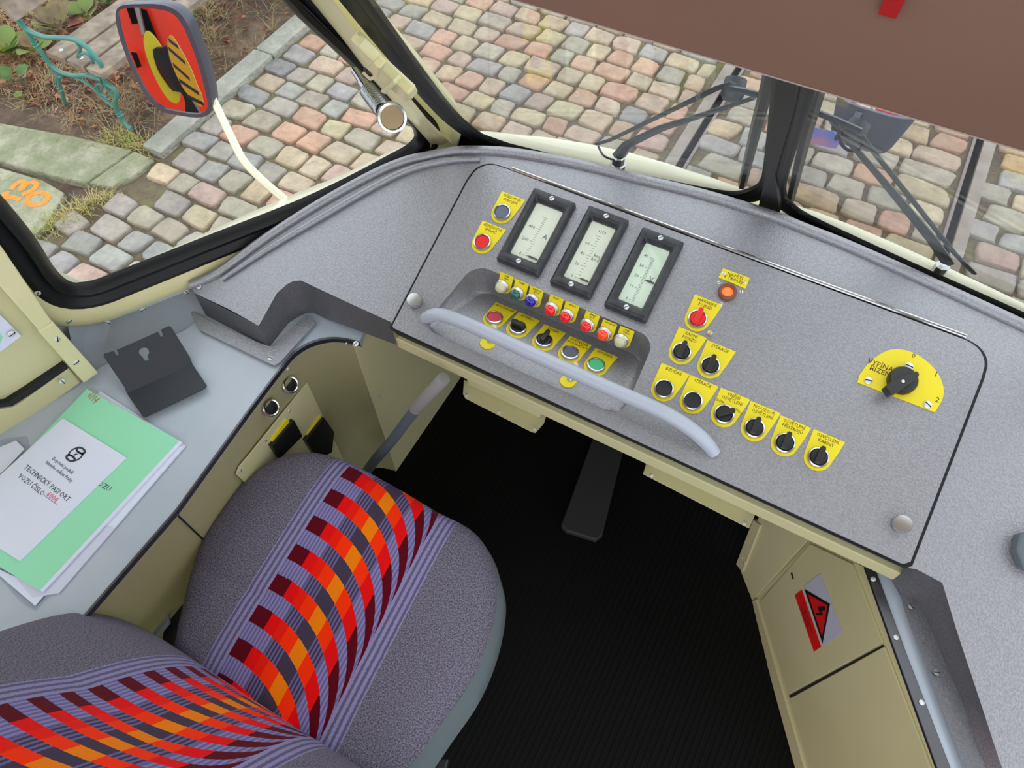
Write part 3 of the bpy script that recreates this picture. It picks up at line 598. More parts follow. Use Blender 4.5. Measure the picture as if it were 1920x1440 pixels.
et = put('edge_trim', tr, trimm, ld, smooth=50)
for q in ((183, 1120), (249, 1041), (316, 961), (415, 843), (484, 747), (536, 690), (592, 640), (646, 642)):
    a = Z(0.752).at(q); Qs = Pl(a+V3((0.003, 0, 0)), (0, 1, 0), (0, 0, 1)); screw((ld, et), Qs, 0, 0, 0.0015, 0.0035)
# cream front panels
xs_ = Z(0.742).at((330, 958)).x; xe = Z(0.742).at((536, 682)).x
base = [Z(0.742).at(q) for q in ((120, 1200), (150, 1163), (330, 958), (470, 766), (538, 682), (562, 660), (590, 649), (620, 644), (645, 646), (668, 652))]
base = base[:4]+catmull(base[4:], 3)
bm = bmesh.new(); a_ = [bm.verts.new(p-V3((0.006, 0, 0))) for p in base]; b_ = [bm.verts.new((p.x-0.006, p.y, FL)) for p in base]
for i in range(len(a_)-1): bm.faces.new((a_[i], a_[i+1], b_[i+1], b_[i]))
bmesh.ops.solidify(bm, geom=bm.faces[:], thickness=0.004)
sp_ = struct('desk_side_panel', bm, cream, 'cream sheet panel under the side desk', smooth=40)
sm = base[-1]; bm = prism([(sm.x-0.006, sm.y, 0.742), (sm.x-0.004, 1.0, 0.742), (sm.x-0.004, 1.0, FL), (sm.x-0.006, sm.y, FL)], (-0.006, 0, 0))
struct('footwell_side_panel', bm, cream, 'cream footwell panel in front of the side desk', bevel=0.002)
PS = Pl((xe-0.002, Z(0.742).at((538, 682)).y, 0.6), (Z(0.742).at((538, 682))-Z(0.742).at((330, 958))), (0, 0, 1))
if PS.n.x < 0: PS = Pl(PS.o, -PS.u, PS.v)
ap = Thing('access_panel', 'cream access panel with two sockets screwed below the side desk', 'panel', PS.at((540, 830)))
put('sheet', pxplate(PS, [(449, 875), (468, 853), (581, 712), (596, 707), (608, 718), (690, 880), (590, 1010), (520, 960), (443, 890)], -0.001, 0.0022), cream, ap, bevel=0.0015)
for q in ((588, 718), (543, 770), (611, 765), (629, 808), (498, 826), (451, 882)):
    a = PS.hit(q, 0.003); screw(ap, PS, a[0], a[1], 0.0022, 0.004)
for q, lb in (((550, 727), 'upper chrome ringed round socket on the cream panel below the desk'), ((514, 770), 'lower chrome ringed round socket on the cream panel below the desk')):
    a = PS.hit(q, 0.01); PSt = Pl(PS.p(a[0], a[1], -0.006), PS.u, PS.v-PS.n*0.75)
    if PSt.n.dot(PS.n) < 0: PSt = Pl(PSt.o, -PSt.u, PSt.v)
    M = PSt.m(0, 0, 0.001); t = Thing('socket', lb, 'socket', PS.p(a[0], a[1], 0), 'round sockets below the side desk')
    put('ring', lathe([(0.0165, 0), (0.0165, 0.010), (0.0175, 0.011), (0.0175, 0.0155), (0.0155, 0.017), (0.0132, 0.016), (0.0125, 0.002)], M, 36), chrome, t, smooth=35)
    put('bore', lathe([(0.0125, 0.003), (0, 0.003)], M, 24), slot, t)
for blk, yl, lb in (([(510, 837), (552, 788), (568, 818), (525, 860)], [(509, 827), (538, 786), (544, 792), (514, 832)], 'black switch box with a yellow strip, the left one of two under the sockets'), ([(574, 826), (608, 783), (627, 810), (623, 848), (596, 862)], [(574, 819), (601, 779), (607, 785), (579, 824)], 'black switch box with a yellow strip, the right one of two under the sockets')):
    t = Thing('switch_box', lb, 'switch box', PS.at(blk[0], 0.002), 'black switch boxes below the side desk')
    put('housing', pxplate(PS, blk, 0.002, 0.012), black, t, bevel=0.001)
    lp = put('label_strip', pxplate(PS, yl, 0.002, 0.006), yellow, t)
a = Pl((sm.x-0.004, sm.y, 0.5), (0, 1, 0), (0, 0, 1))
fs = bpy.data.objects['footwell_side_panel']; ft = as_thing(fs)
for q in ((677, 648), (710, 745)):
    b = a.hit(q, 0); screw(ft, a, b[0], b[1], 0.0, 0.004)
# seams and screws of the rear part
b0, b1 = PS.hit((328, 961)), PS.hit((392, 1008)); k_ = box(PS, b0[0]-0.0015, b0[0]+0.0015, -0.43, 0.14, -0.003, 0.0005)
dt = as_thing(sp_); put('panel_joint', k_, slot, dt)
for q in ((327, 961), (194, 1120)):
    b = PS.hit(q, 0); screw(dt, PS, b[0], b[1], 0.0, 0.004)
# ---- gear lever beside the seat
lv = Thing('hand_brake_lever', 'cranked grey hand lever with round metal grip in front of the cream panel', 'lever', at((640, 960), FL))
lp_ = [at((640, 960), FL), depth((690, 880), 1.62), depth((735, 826), 1.52), depth((762, 790), 1.46), depth((784, 762), 1.41)]
put('lever_arm', tube(catmull(lp_, 4), 0.011, 10, flat=0.6, up=(0.3, 1, 0.2)), mat('slate grey paint', lin(92, 98, 108), 0.4), lv, smooth=50)
g0, g1 = depth((778, 768), 1.415), depth((833, 709), 1.32)
put('grip', tube([g0, g0.lerp(g1, 0.02), g0.lerp(g1, 0.97), g1], lambda t: 0.0125 if 0.01 < t < 0.99 else 0.0115, 20), mat('dull grey metal', lin(150, 148, 146), 0.55, 0.2), lv, smooth=50)
# ---- heater boxes under the dashboard
def hbox(name, lab, x0, x1, q1, q2, fl_, scr, z=0.625):
    a, b = Z(z).at(q1), Z(z).at(q2); y = (a.y+b.y)/2; t = Thing(name, lab, 'duct', V3(((x0+x1)/2, y, z)), 'cream ducts under the dashboard')
    put('casing', prism([(a.x+0.004, y, z), (b.x-0.01, y, z), (b.x-0.01, y+0.28, z), (a.x+0.004, y+0.28, z)], (0, 0, 0.18)), cream, t, bevel=0.006)
    f = put('flange', pxplate(Z(z), fl_, -0.003, 0.0), cream, t, bevel=0.001)
    for q in scr:
        h = Z(z).hit(q); screw((t, f), Z(z), h[0], h[1], 0, 0.004)
hbox('heating_duct', 'cream sheet heating duct with a screwed flange, left of the footwell', -0.5, -0.3, (870, 722), (1022, 788), [(868, 738), (870, 712), (1025, 776), (1020, 793), (1004, 811), (996, 809), (872, 746)], ((875, 741), (936, 773), (1003, 804)))
hbox('heating_duct', 'cream sheet duct with a long screwed flange, right of the footwell', -0.08, 0.15, (1212, 868), (1412, 962), [(1206, 888), (1214, 860), (1420, 955), (1405, 990)], ((1222, 891), (1396, 981)))
# foot plate in the dark footwell
top('foot_pedal', pxplate(Z(0.26), [(1052, 985), (1062, 995), (1118, 1013), (1130, 1002), (1170, 840), (1112, 820)], -0.02, 0.0), mat('dark grey pedal rubber', (0.022, 0.022, 0.022), 0.6), 'dark grey upright foot pedal plate in the footwell', 'pedal', bevel=0.004)

# ================================================================ RIGHT CABINET
ca, cb = Z(0.75).at((1634, 1072)), Z(0.75).at((1757, 1440)); dirc = (cb-ca); dirc.z = 0; dirc.normalize()
fa, fbp = Z(FL).at((1410, 1125)), Z(FL).at((1500, 1440))
PC = Pl(fa+(ca-fa)*0.0, dirc, ca-fa)
if PC.n.x > 0: PC = Pl(PC.o, -PC.u, PC.v)
cabq = [(1405, 1127), (1512, 1010), (1560, 1030), (1634, 1072), (1790, 1540), (1530, 1545)]
cbx = Thing('right_cabinet', 'cream steel cabinet with two doors along the right side of the footwell', 'cabinet', PC.at((1500, 1250)))
put('carcass', pxplate(PC, cabq, -0.03, -0.004), cream, cbx)
dr = put('door', pxplate(PC, [(1423, 1130), (1519, 1020), (1597, 1057), (1654, 1206), (1481, 1300)], -0.004, 0.0), cream, cbx, bevel=0.001)
dr2 = put('door', pxplate(PC, [(1483, 1309), (1657, 1213), (1775, 1520), (1545, 1530)], -0.004, 0.0), cream, cbx, bevel=0.001)
put('door_gap', pxplate(PC, [(1479, 1304), (1655, 1209), (1657, 1212), (1481, 1309)], -0.0038, -0.003), slot, cbx)
put('plinth', pxplate(PC, [(1406, 1128), (1417, 1124), (1533, 1530), (1518, 1540)], -0.004, 0.001), cream, cbx)
put('key_slot', pxplate(PC, [(1482, 1074), (1485, 1073), (1488, 1085), (1486, 1087)], 0, 0.0006), slot, (cbx, dr))
st = Thing('warning_sticker', 'high voltage warning sticker with red triangle and bolt on the right cabinet door', 'sticker', PC.at((1540, 1160)))
sb_ = put('backing', pxplate(PC, [(1506, 1101), (1538, 1075), (1580, 1187), (1543, 1212)], 0.0004, 0.0010), mat('pale grey sticker film', lin(186, 188, 204), 0.5), st)
dred = mat('sticker red', lin(214, 20, 24), 0.5)
rbnd = put('red_band', pxplate(PC, [(1490, 1116), (1503, 1106), (1539, 1213), (1526, 1222)], 0.0004, 0.0011), dred, st)
put('triangle_border', pxplate(PC, [(1508, 1104), (1556, 1132), (1542, 1207)], 0.0010, 0.0014), black, (st, sb_))
put('triangle', pxplate(PC, [(1515, 1114), (1551, 1135), (1541, 1192)], 0.0014, 0.0017), dred, (st, sb_))
put('bolt_sign', pxplate(PC, [(1534, 1137), (1546, 1137), (1548, 1144), (1539, 1146), (1543, 1150), (1541, 1154), (1530, 1153), (1529, 1149), (1537, 1149), (1533, 1141)], 0.0017, 0.0019), black, (st, sb_))
c_ = PC.hit((1513, 1160), 0); text('lettering', 'VYSOKÉ NAPĚTÍ\nŽIVOTU\nNEBEZPEČNO', PC, c_[0], c_[1], 0.0012, 0.0085, black, (st, rbnd), rot=180 if PC.u.y > 0 else 0)
P5a, P5b = Z(FL).at((1410, 1125)), Z(FL).at((1385, 1063)); P5 = Pl(P5a, P5b-P5a, (0, 0, 1))
if P5.n.x > 0 : P5 = Pl(P5.o, -P5.u, P5.v)
cs = put('corner_sheet', pxplate(P5, [(1410, 1126), (1517, 1008), (1500, 960), (1440, 920), (1398, 1040), (1388, 1068)], -0.004, 0.0), cream, cbx)
put('corner_flange', pxplate(P5, [(1380, 1058), (1412, 975), (1425, 985), (1392, 1072)], -0.004, 0.004), cream, cbx)
for q in ((1391, 1046), (1396, 1056)): 
    b = P5.hit(q, 0.004); screw(cbx, P5, b[0], b[1], 0.004, 0.0035)
# narrow right desk with metal trim
rd = Thing('right_desk', 'narrow light grey shelf with dark metal edge trim above the right cabinet', 'shelf', Z(0.76).at((1720, 1250)))
put('shelf_board', pxplate(Z(0.762), [(1628, 1066), (1650, 1060), (1720, 1060), (2000, 1200), (2100, 1560), (1800, 1560), (1770, 1440)], -0.014, 0.0), deskm, rd)
et = put('edge_trim', pxplate(Z(0.764), [(1622, 1062), (1638, 1066), (1643, 1068), (1700, 1225), (1783, 1440), (1822, 1545), (1796, 1548), (1757, 1440), (1676, 1215)], -0.006, 0.0006), trimm, rd, bevel=0.001)
for q in ((1637, 1086), (1680, 1195), (1728, 1317)):
    b = Z(0.765).hit(q); screw((rd, et), Z(0.765), b[0], b[1], 0, 0.004)

# ================================================================ SEAT
def fabric(name, gain=1.0):
    m = bpy.data.materials.new(name); m.use_nodes = True; n = m.node_tree.nodes; l = m.node_tree.links; B = n['Principled BSDF']
    B.inputs['Roughness'].default_value = 0.95; B.inputs['Specular IOR Level'].default_value = 0.1; B.inputs['Sheen Weight'].default_value = 0.05
    uv = n.new('ShaderNodeUVMap'); uv.uv_map = 'cloth'; sx = n.new('ShaderNodeSeparateXYZ'); l.new(uv.outputs[0], sx.inputs[0])
    def M(op, a, b=None, c=None):
        k = n.new('ShaderNodeMath'); k.operation = op
        for i, x in enumerate((a, b, c)):
            if x is None: continue
            if isinstance(x, (int, float)): k.inputs[i].default_value = x
            else: l.new(x, k.inputs[i])
        return k.outputs[0]
    jit = n.new('ShaderNodeTexNoise'); jit.inputs['Scale'].default_value = 320; l.new(uv.outputs[0], jit.inputs['Vector'])
    jo = M('MULTIPLY', M('SUBTRACT', jit.outputs['Fac'], 0.5), 0.004)
    s, t = M('ADD', sx.outputs[0], jo), M('ADD', sx.outputs[1], jo)
    s0 = sx.outputs[0]
    a = M('DIVIDE', M('ADD', s0, 0.105), 0.21); ac = M('MINIMUM', M('MAXIMUM', a, 0.0), 1.0)
    g = M('MULTIPLY', M('SUBTRACT', 1.0, M('SQRT', M('MAXIMUM', M('SUBTRACT', 1.0, M('MULTIPLY', ac, ac)), 0.0))), 0.188)
    fr = M('FRACT', M('DIVIDE', M('ADD', M('ADD', t, g), 10.0), 0.06)); arc = M('LESS_THAN', fr, M('MULTIPLY_ADD', ac, 0.07, 0.50))
    def ramp(stops, x):
        r = n.new('ShaderNodeValToRGB'); r.color_ramp.interpolation = 'CONSTANT'; e = r.color_ramp.elements
        e[0].position = stops[0][0]; e[0].color = (*stops[0][1], 1); e[1].position = stops[1][0]; e[1].color = (*stops[1][1], 1)
        for p_, c_ in stops[2:]: q = e.new(p_); q.color = (*c_, 1)
        l.new(x, r.inputs[0]); return r.outputs[0]
    G = lambda r_, g_, b_: tuple(x*gain for x in lin(r_, g_, b_))
    mar, red, orr, ora = G(92, 4, 22), G(232, 14, 16), G(255, 52, 4), G(245, 128, 8)
    red2 = G(240, 28, 10)
    ac_ = ramp([(0, mar), (0.15, red), (0.25, red2), (0.33, orr), (0.45, ora), (0.58, orr), (0.70, red), (0.83, mar)], ac)
    lil, drk = G(138, 131, 180), G(68, 57, 78)
    ln = M('LESS_THAN', M('FRACT', M('DIVIDE', s0, 0.0066)), 0.5)
    def mix(f, A_, B_):
        k = n.new('ShaderNodeMix'); k.data_type = 'RGBA'
        if isinstance(f, (int, float)): k.inputs[0].default_value = f
        else: l.new(f, k.inputs[0])
        for i, x in ((6, A_), (7, B_)):
            if isinstance(x, tuple): k.inputs[i].default_value = (*x, 1)
            else: l.new(x, k.inputs[i])
        return k.outputs[2]
    lil2 = G(108, 100, 148)
    rib = mix(ln, lil, lil2); lined = mix(ln, lil2, drk)
    z1 = M('MULTIPLY', M('GREATER_THAN', ac, 0.26), M('LESS_THAN', ac, 0.72)); z2 = M('MULTIPLY', M('GREATER_THAN', ac, 0.42), M('LESS_THAN', ac, 0.58))
    ground = mix(z2, mix(z1, rib, lined), drk)
    band = mix(arc, ground, ac_)
    # margins: thin lilac lines
    ab = M('ABSOLUTE', s0); fl_ = n.new('ShaderNodeTexNoise'); fl_.inputs['Scale'].default_value = 420; fl_.inputs['Detail'].default_value = 3; l.new(uv.outputs[0], fl_.inputs['Vector'])
    fr2 = n.new('ShaderNodeValToRGB'); fr2.color_ramp.elements[0].position = 0.36; fr2.color_ramp.elements[1].position = 0.66
    fr2.color_ramp.elements[0].color = (*G(74, 70, 86), 1); fr2.color_ramp.elements[1].color = (*G(136, 130, 146), 1); l.new(fl_.outputs['Fac'], fr2.inputs[0]); base_ = fr2.outputs[0]
    sj = M('ADD', ab, jo); ml = M('LESS_THAN', M('FRACT', M('DIVIDE', M('SUBTRACT', sj, 0.105), 0.0105)), 0.55)
    marg = mix(ml, G(98, 92, 120), G(142, 136, 178))
    inm = M('LESS_THAN', sj, 0.139); inb = M('LESS_THAN', ab, 0.105)
    c1 = mix(inm, base_, marg); c2_ = mix(inb, c1, band)
    l.new(c2_, B.inputs['Base Color'])
    bp_ = n.new('ShaderNodeBump'); bp_.inputs['Strength'].default_value = 0.5; bp_.inputs['Distance'].default_value = 0.0015; l.new(fl_.outputs['Fac'], bp_.inputs['Height']); l.new(bp_.outputs[0], B.inputs['Normal'])
    return m
clothm = fabric('striped moquette', 0.95)
def pillow(outline, topz, edgez, prof, P, uvf, rings=22):
    """outline in plane coords, concentric rings scaled about the centre; prof(r)->height fraction"""
    bm = bmesh.new(); ul = bm.loops.layers.uv.new('cloth'); n = len(outline); cu = sum(p[0] for p in outline)/n; cv = sum(p[1] for p in outline)/n
    R = []; co = {}
    for k in range(rings+1):
        r = k/rings; r = 1-(1-r)**1.5 if r < 1 else 1; ring = []
        for (u, v) in outline:
            x = cu+(u-cu)*r; y = cv+(v-cv)*r; h = prof(r, x, y)
            if k == 0 and ring: ring.append(ring[0]); continue
            w = bm.verts.new(P.p(x, y, h)); co[w] = (x, y); ring.append(w)
        R.append(ring)
    for k in range(rings):
        for i in range(n):
            j = (i+1) % n; vs = [R[k][i], R[k+1][i], R[k+1][j], R[k][j]] if k else [R[0][0], R[1][i], R[1][j]]
            f = bm.faces.new(vs)
            for lo in f.loops: lo[ul].uv = uvf(*co[lo.vert])
    return bm, R[-1]
seat = Thing('driver_seat', 'driver seat in purple grey moquette with red and orange arc pattern', 'seat', (-0.455, 0.1, FL))
PQ = Z(0.60)
so_px = [(560, 846), (620, 852), (680, 877), (760, 921), (820, 957), (880, 988), (912, 1022), (930, 1070), (933, 1115), (918, 1190), (885, 1270), (830, 1350), (760, 1440), (650, 1500), (520, 1480), (400, 1350), (328, 1235), (326, 1195), (336, 1150), (346, 1105), (357, 1065), (378, 1010), (412, 955), (452, 905), (502, 866)]
so_uv = c2([Z(0.585).hit(q) for q in so_px], 4)
sr = radians(4.3); ccx, ccy = -0.466, 0.15
def uvc(x, y): dx_, dy_ = x-ccx, y-ccy; return (dx_*cos(sr)+dy_*sin(sr), -dx_*sin(sr)+dy_*cos(sr)-0.016)
def pc(r, x, y):
    h = 0.032*(1-r**5); e = max(0, (r-0.9)/0.1); h -= 0.035*(1-math.sqrt(max(0, 1-e*e))) if e < 1 else 0.035
    h -= 0.0035*math.exp(-((uvc(x, y)[1]+0.056)/0.006)**2)
    return h
bm, rim_ = pillow(so_uv, 0, 0, pc, PQ, uvc)
cush = put('cushion', bm, clothm, seat, smooth=180)
# grey piped underside
grey_side = mat('grey green seat side cloth', lin(92, 102, 105), 0.85, bump=(500, 0.3, 0.001))
bm = bmesh.new(); n = len(so_uv); cu = sum(p[0] for p in so_uv)/n; cv = sum(p[1] for p in so_uv)/n
prof = [(0.998, -0.031), (1.012, -0.042), (1.015, -0.080), (0.96, -0.10), (0.8, -0.105)]
R = [[bm.verts.new(PQ.p(cu+(u-cu)*s_+0.017*k_, cv+(v-cv)*s_-0.014*k_, h)) for u, v in so_uv] for (s_, h), k_ in zip(prof, (0, 0.5, 1.1, 1, 1))]
for a, b in zip(R, R[1:]):
    for i in range(n): bm.faces.new((a[i], a[(i+1) % n], b[(i+1) % n], b[i]))
bm.faces.new(R[-1]); put('cushion_base', bm, grey_side, seat, smooth=60)
# backrest
PBk = Pl((-0.455, -0.063, 0.60), (1, 0, 0), (0, -sin(radians(15)), cos(radians(15))))
if PBk.n.y < 0: PBk = Pl(PBk.o, (-1, 0, 0), PBk.v)
sg = -1 if PBk.u.x < 0 else 1
bo = [(-0.20, -0.055), (-0.27, -0.045), (-0.315, -0.02), (-0.330, 0.04), (-0.332, 0.12), (-0.322, 0.20), (-0.305, 0.30), (-0.285, 0.42), (-0.24, 0.52), (-0.15, 0.57), (0, 0.585), (0.15, 0.57), (0.24, 0.52), (0.285, 0.42), (0.305, 0.30), (0.322, 0.20), (0.332, 0.12), (0.330, 0.04), (0.315, -0.02), (0.27, -0.045), (0.20, -0.055), (0, -0.06)]
bo = c2(bo, 4)
def uvb(x, y): return (x*sg+0.0, y*1.2+0.012)
def pb_(r, x, y):
    h = 0.030*(1-r**4)+0.10*(x*x); e = max(0, (r-0.88)/0.12)
    h -= 0.045*(1-math.sqrt(max(0, 1-e*e))) if e < 1 else 0.045
    h += 0.021*math.sin(min(1, max(0, (y+0.03)/0.36))*pi)
    return h
bm, _ = pillow(bo, 0, 0, pb_, PBk, uvb)
put('backrest', bm, clothm, seat, smooth=180)
bm = bmesh.new(); n = len(bo)
R = [[bm.verts.new(PBk.p(u*s_, 0.26+(v-0.26)*s_, h+0.10*u*u)) for u, v in bo] for s_, h in ((1.0, -0.044), (1.005, -0.055), (0.97, -0.10), (0.8, -0.12))]
for a, b in zip(R, R[1:]):
    for i in range(n): bm.faces.new((a[i], a[(i+1) % n], b[(i+1) % n], b[i]))
bm.faces.new(R[-1]); put('backrest_shell', bm, grey_side, seat, smooth=60)
put('pedestal', lathe([(0.17, 0), (0.17, 0.015), (0.06, 0.03), (0.05, 0.27), (0.13, 0.30), (0.13, 0.325)], Matrix.Translation((-0.46, 0.14, FL+0.001)), 28), black, seat, smooth=40)
put('mechanism', prism([(-0.72, -0.10, 0.44), (-0.20, -0.10, 0.44), (-0.20, 0.28, 0.44), (-0.72, 0.28, 0.44)], (0, 0, 0.055)), black, seat, bevel=0.01)
put('tilt_bracket', prism([(-0.215, 0.03, 0.50), (-0.165, 0.045, 0.50), (-0.15, -0.03, 0.50), (-0.16, -0.12, 0.50), (-0.22, -0.12, 0.50)], (0, 0, -0.03)), black, seat, bevel=0.004)
screw(seat, Z(0.5), -0.175, 0.012, 0.0, 0.009, name='bolt')
put('side_plate', pxplate(Z(0.52), [(238, 1186), (300, 1148), (314, 1142), (318, 1166), (306, 1180), (270, 1215)], -0.01, 0.0), mat('grey plate', lin(150, 158, 160), 0.4), seat, bevel=0.003)
put('adjuster', pxplate(Z(0.50), [(306, 1180), (318, 1142), (350, 1126), (370, 1200), (300, 1215)], -0.02, 0.0), black, seat, bevel=0.004)

# ================================================================ THINGS ON THE LEFT DESK
ZD = lambda h: Z(0.7625+h)
def sheet_thing(name, lab, cat, q, h0, h1, m, **k):
    return top(name, pxplate(ZD(h0), q, 0, h1-h0), m, lab, cat, **k)
sheet_thing('paper_sheets', 'white paper sheets lying under the mint green booklet', 'paper', [(188, 733), (348, 836), (110, 1112), (60, 1120), (-40, 1000)], 0.0005, 0.003, paper2)
sheet_thing('paper_sheets', 'lavender white printed sheet sticking out right of the green booklet', 'paper', [(320, 833), (343, 838), (333, 850), (215, 990), (200, 985)], 0.003, 0.0036, paper)
gb = Thing('green_booklet', 'mint green booklet with two staples and crayoned 6004 at its corner', 'booklet', ZD(0.004).at((170, 900)))
GP = [(163, 729), (336, 826), (74, 1107), (-90, 1010), (-90, 990)]
put('pages', pxplate(ZD(0.004), [(165, 731), (341, 829), (80, 1110), (-85, 1012)], 0, 0.0035), paper, gb)
gc = put('cover', pxplate(ZD(0.0075), GP, 0, 0.0006), green_paper, gb)
PG = Pl(ZD(0.0081).at((163, 729)), ZD(0.0081).at((336, 826))-ZD(0.0081).at((163, 729)), (0, 1, 0))
a = PG.hit((175, 746)); text('lettering', '6004', PG, a[0], a[1], 0.0003, 0.022, bink, (gb, gc), xs=0.55, rot=-12)
a = PG.hit((196, 912)); text('lettering', 'OZU', PG, a[0], a[1], 0.0003, 0.0125, ink, (gb, gc), xs=1.0)
for q1, q2 in (((202, 754), (214, 760)), ((282, 799), (297, 806))):
    a, b = PG.hit(q1), PG.hit(q2); put('staple', tube([PG.p(a[0], a[1], 0.0006), PG.p(b[0], b[1], 0.0006)], 0.0006, 5), steel, (gb, gc))
pp = Thing('technical_passport', 'white folded passport sheet printed TECHNICKY PASPORT VOZU lying on the green booklet', 'document', ZD(0.009).at((120, 920)))
pc_ = put('sheet', pxplate(ZD(0.0083), [(118, 784), (237, 858), (37, 1052), (-90, 972)], 0, 0.0022), paper, pp)
p0, p1 = ZD(0.0105).at((118, 784)), ZD(0.0105).at((237, 858)); PPp = Pl(p0, p1-p0, ZD(0.0105).at((118, 784))-ZD(0.0105).at((0, 900)))
if PPp.n.z < 0: PPp = Pl(p0, p1-p0, -(ZD(0.0105).at((118, 784))-ZD(0.0105).at((0, 900))))
for s, q, sz, mm in (('Dopravní podnik', (118, 873), 0.0085, ink), ('hlavního města Prahy', (111, 884), 0.0085, ink), ('TECHNICKÝ PASPORT', (88, 906), 0.0125, ink), ('VOZU ČÍSLO', (59, 909), 0.0122, ink), ('6004', (98, 932), 0.0135, rink)):
    a = PPp.hit(q); text('lettering', s, PPp, a[0], a[1], 0.0003, sz, mm, (pp, pc_), xs=0.92, rot=-3)
a, b = PPp.hit((82, 928)), PPp.hit((107, 946)); put('rule', tube([PPp.p(a[0], a[1], 0.0003), PPp.p(b[0], b[1], 0.0003)], 0.0003, 4), ink, (pp, pc_))
bm = bmesh.new(); a = PPp.hit((142, 852)); lu, lv_ = a; r0 = 0.0135
def arcband(c, r1, r2, a0, a1, n=10): return circ(c[0], c[1], r2, n, a0, a1)+list(reversed(circ(c[0], c[1], r1, n, a0, a1)))
for a0, a1 in ((-50, 50), (130, 230)): plate(PPp, arcband((lu, lv_), r0*0.8, r0*1.02, a0, a1), 0.0002, 0.0004, (), bm)
for sy, f in ((1, 1), (-1, 1)):
    yc = lv_+sy*r0*0.72
    ell = [(lu+sy*0.002+0.0112*cos(radians(k*15)), yc+0.0060*sin(radians(k*15))) for k in range(24)]; el2 = [(lu+sy*0.002+0.0064*cos(radians(k*15)), yc+0.0026*sin(radians(k*15))) for k in range(24)]
    plate(PPp, ell, 0.0002, 0.0004, (el2,), bm)
    plate(PPp, [(lu+sy*0.011, yc-sy*0.005), (lu+sy*0.003, yc-sy*0.005), (lu-sy*0.004, yc-sy*0.0035), (lu+sy*0.013, yc-sy*0.0032)], 0.0002, 0.0004, (), bm)
plate(PPp, [(lu-0.001, lv_-0.004), (lu+0.004, lv_+0.003), (lu+0.0005, lv_+0.001), (lu+0.001, lv_+0.004), (lu-0.004, lv_-0.003), (lu-0.0005, lv_-0.001)], 0.0002, 0.0004, (), bm)
put('emblem', bm, ink, (pp, pc_))
sheet_thing('plastic_sleeve', 'clear plastic sleeve with a bent corner under the lower end of the green booklet', 'sleeve', [(-60, 1020), (0, 1062), (30, 1078), (96, 1112), (66, 1146), (40, 1130), (0, 1085), (-60, 1060)], 0.0002, 0.002, plastic)
sheet_thing('paper_slip', 'white slip inside the clear sleeve at the left end of the desk', 'paper', [(-60, 1030), (0, 1068), (88, 1110), (66, 1136), (0, 1080), (-60, 1055)], 0.0022, 0.0026, paper)
sheet_thing('plastic_sleeve', 'clear plastic sleeve lying on the desk left of the white passport', 'sleeve', [(-60, 840), (20, 820), (50, 818), (56, 838), (20, 870), (-60, 930)], 0.0002, 0.002, plastic)
sheet_thing('paper_slip', 'white slip showing through the clear sleeve left of the passport', 'paper', [(-60, 865), (-10, 842), (30, 826), (46, 842), (10, 880), (-60, 940)], 0.0022, 0.0028, paper)
# black bent bracket
bk = Thing('bent_bracket', 'black bent sheet metal bracket with keyhole lying on the grey desk', 'bracket', ZD(0).at((290, 690)))
f0, f1 = ZD(0.006).at((238, 738)), ZD(0.006).at((360, 683)); t0, t1 = ZD(0.055).at((194, 667)), ZD(0.055).at((322, 611)); b0, b1 = ZD(0.012).at((269, 782)), ZD(0.012).at((388, 727))
PU = Pl(f0, f1-f0, t0-f0)
if PU.n.z < 0: PU = Pl(f0, f0-f1, t0-f0)
hh = lambda q: PU.hit(q)
upq = [(238, 738), (234, 727), (194, 668), (196, 663), (213, 658), (219, 667), (223, 666), (219, 656), (296, 622), (302, 632), (306, 630), (302, 618), (316, 611), (321, 613), (357, 671), (361, 683)]
kc = hh((270, 660)); kd_ = V3(hh((276, 676))+(0,))-V3(kc+(0,)); ka = math.degrees(math.atan2(kd_.y, kd_.x)); kn = kd_.normalized(); kp = V3((-kn.y, kn.x, 0))
key = circ(kc[0], kc[1], 0.0085, 13, ka+22, ka+338)+[tuple((V3(kc+(0,))+kn*0.0165-kp*0.003)[:2]), tuple((V3(kc+(0,))+kn*0.0165+kp*0.003)[:2])]
put('upper_plate', plate(PU, [hh(q) for q in upq], -0.001, 0.001, (key,)), sheet, bk, bevel=0.0005)
PLw = Pl(f0, f1-f0, b0-f0)
if PLw.n.z < 0: PLw = Pl(f0, f0-f1, b0-f0)
put('lower_plate', plate(PLw, [PLw.hit(q) for q in ((238, 738), (361, 683), (388, 723), (385, 728), (272, 783), (267, 780))], -0.001, 0.001), sheet, bk, bevel=0.0005)
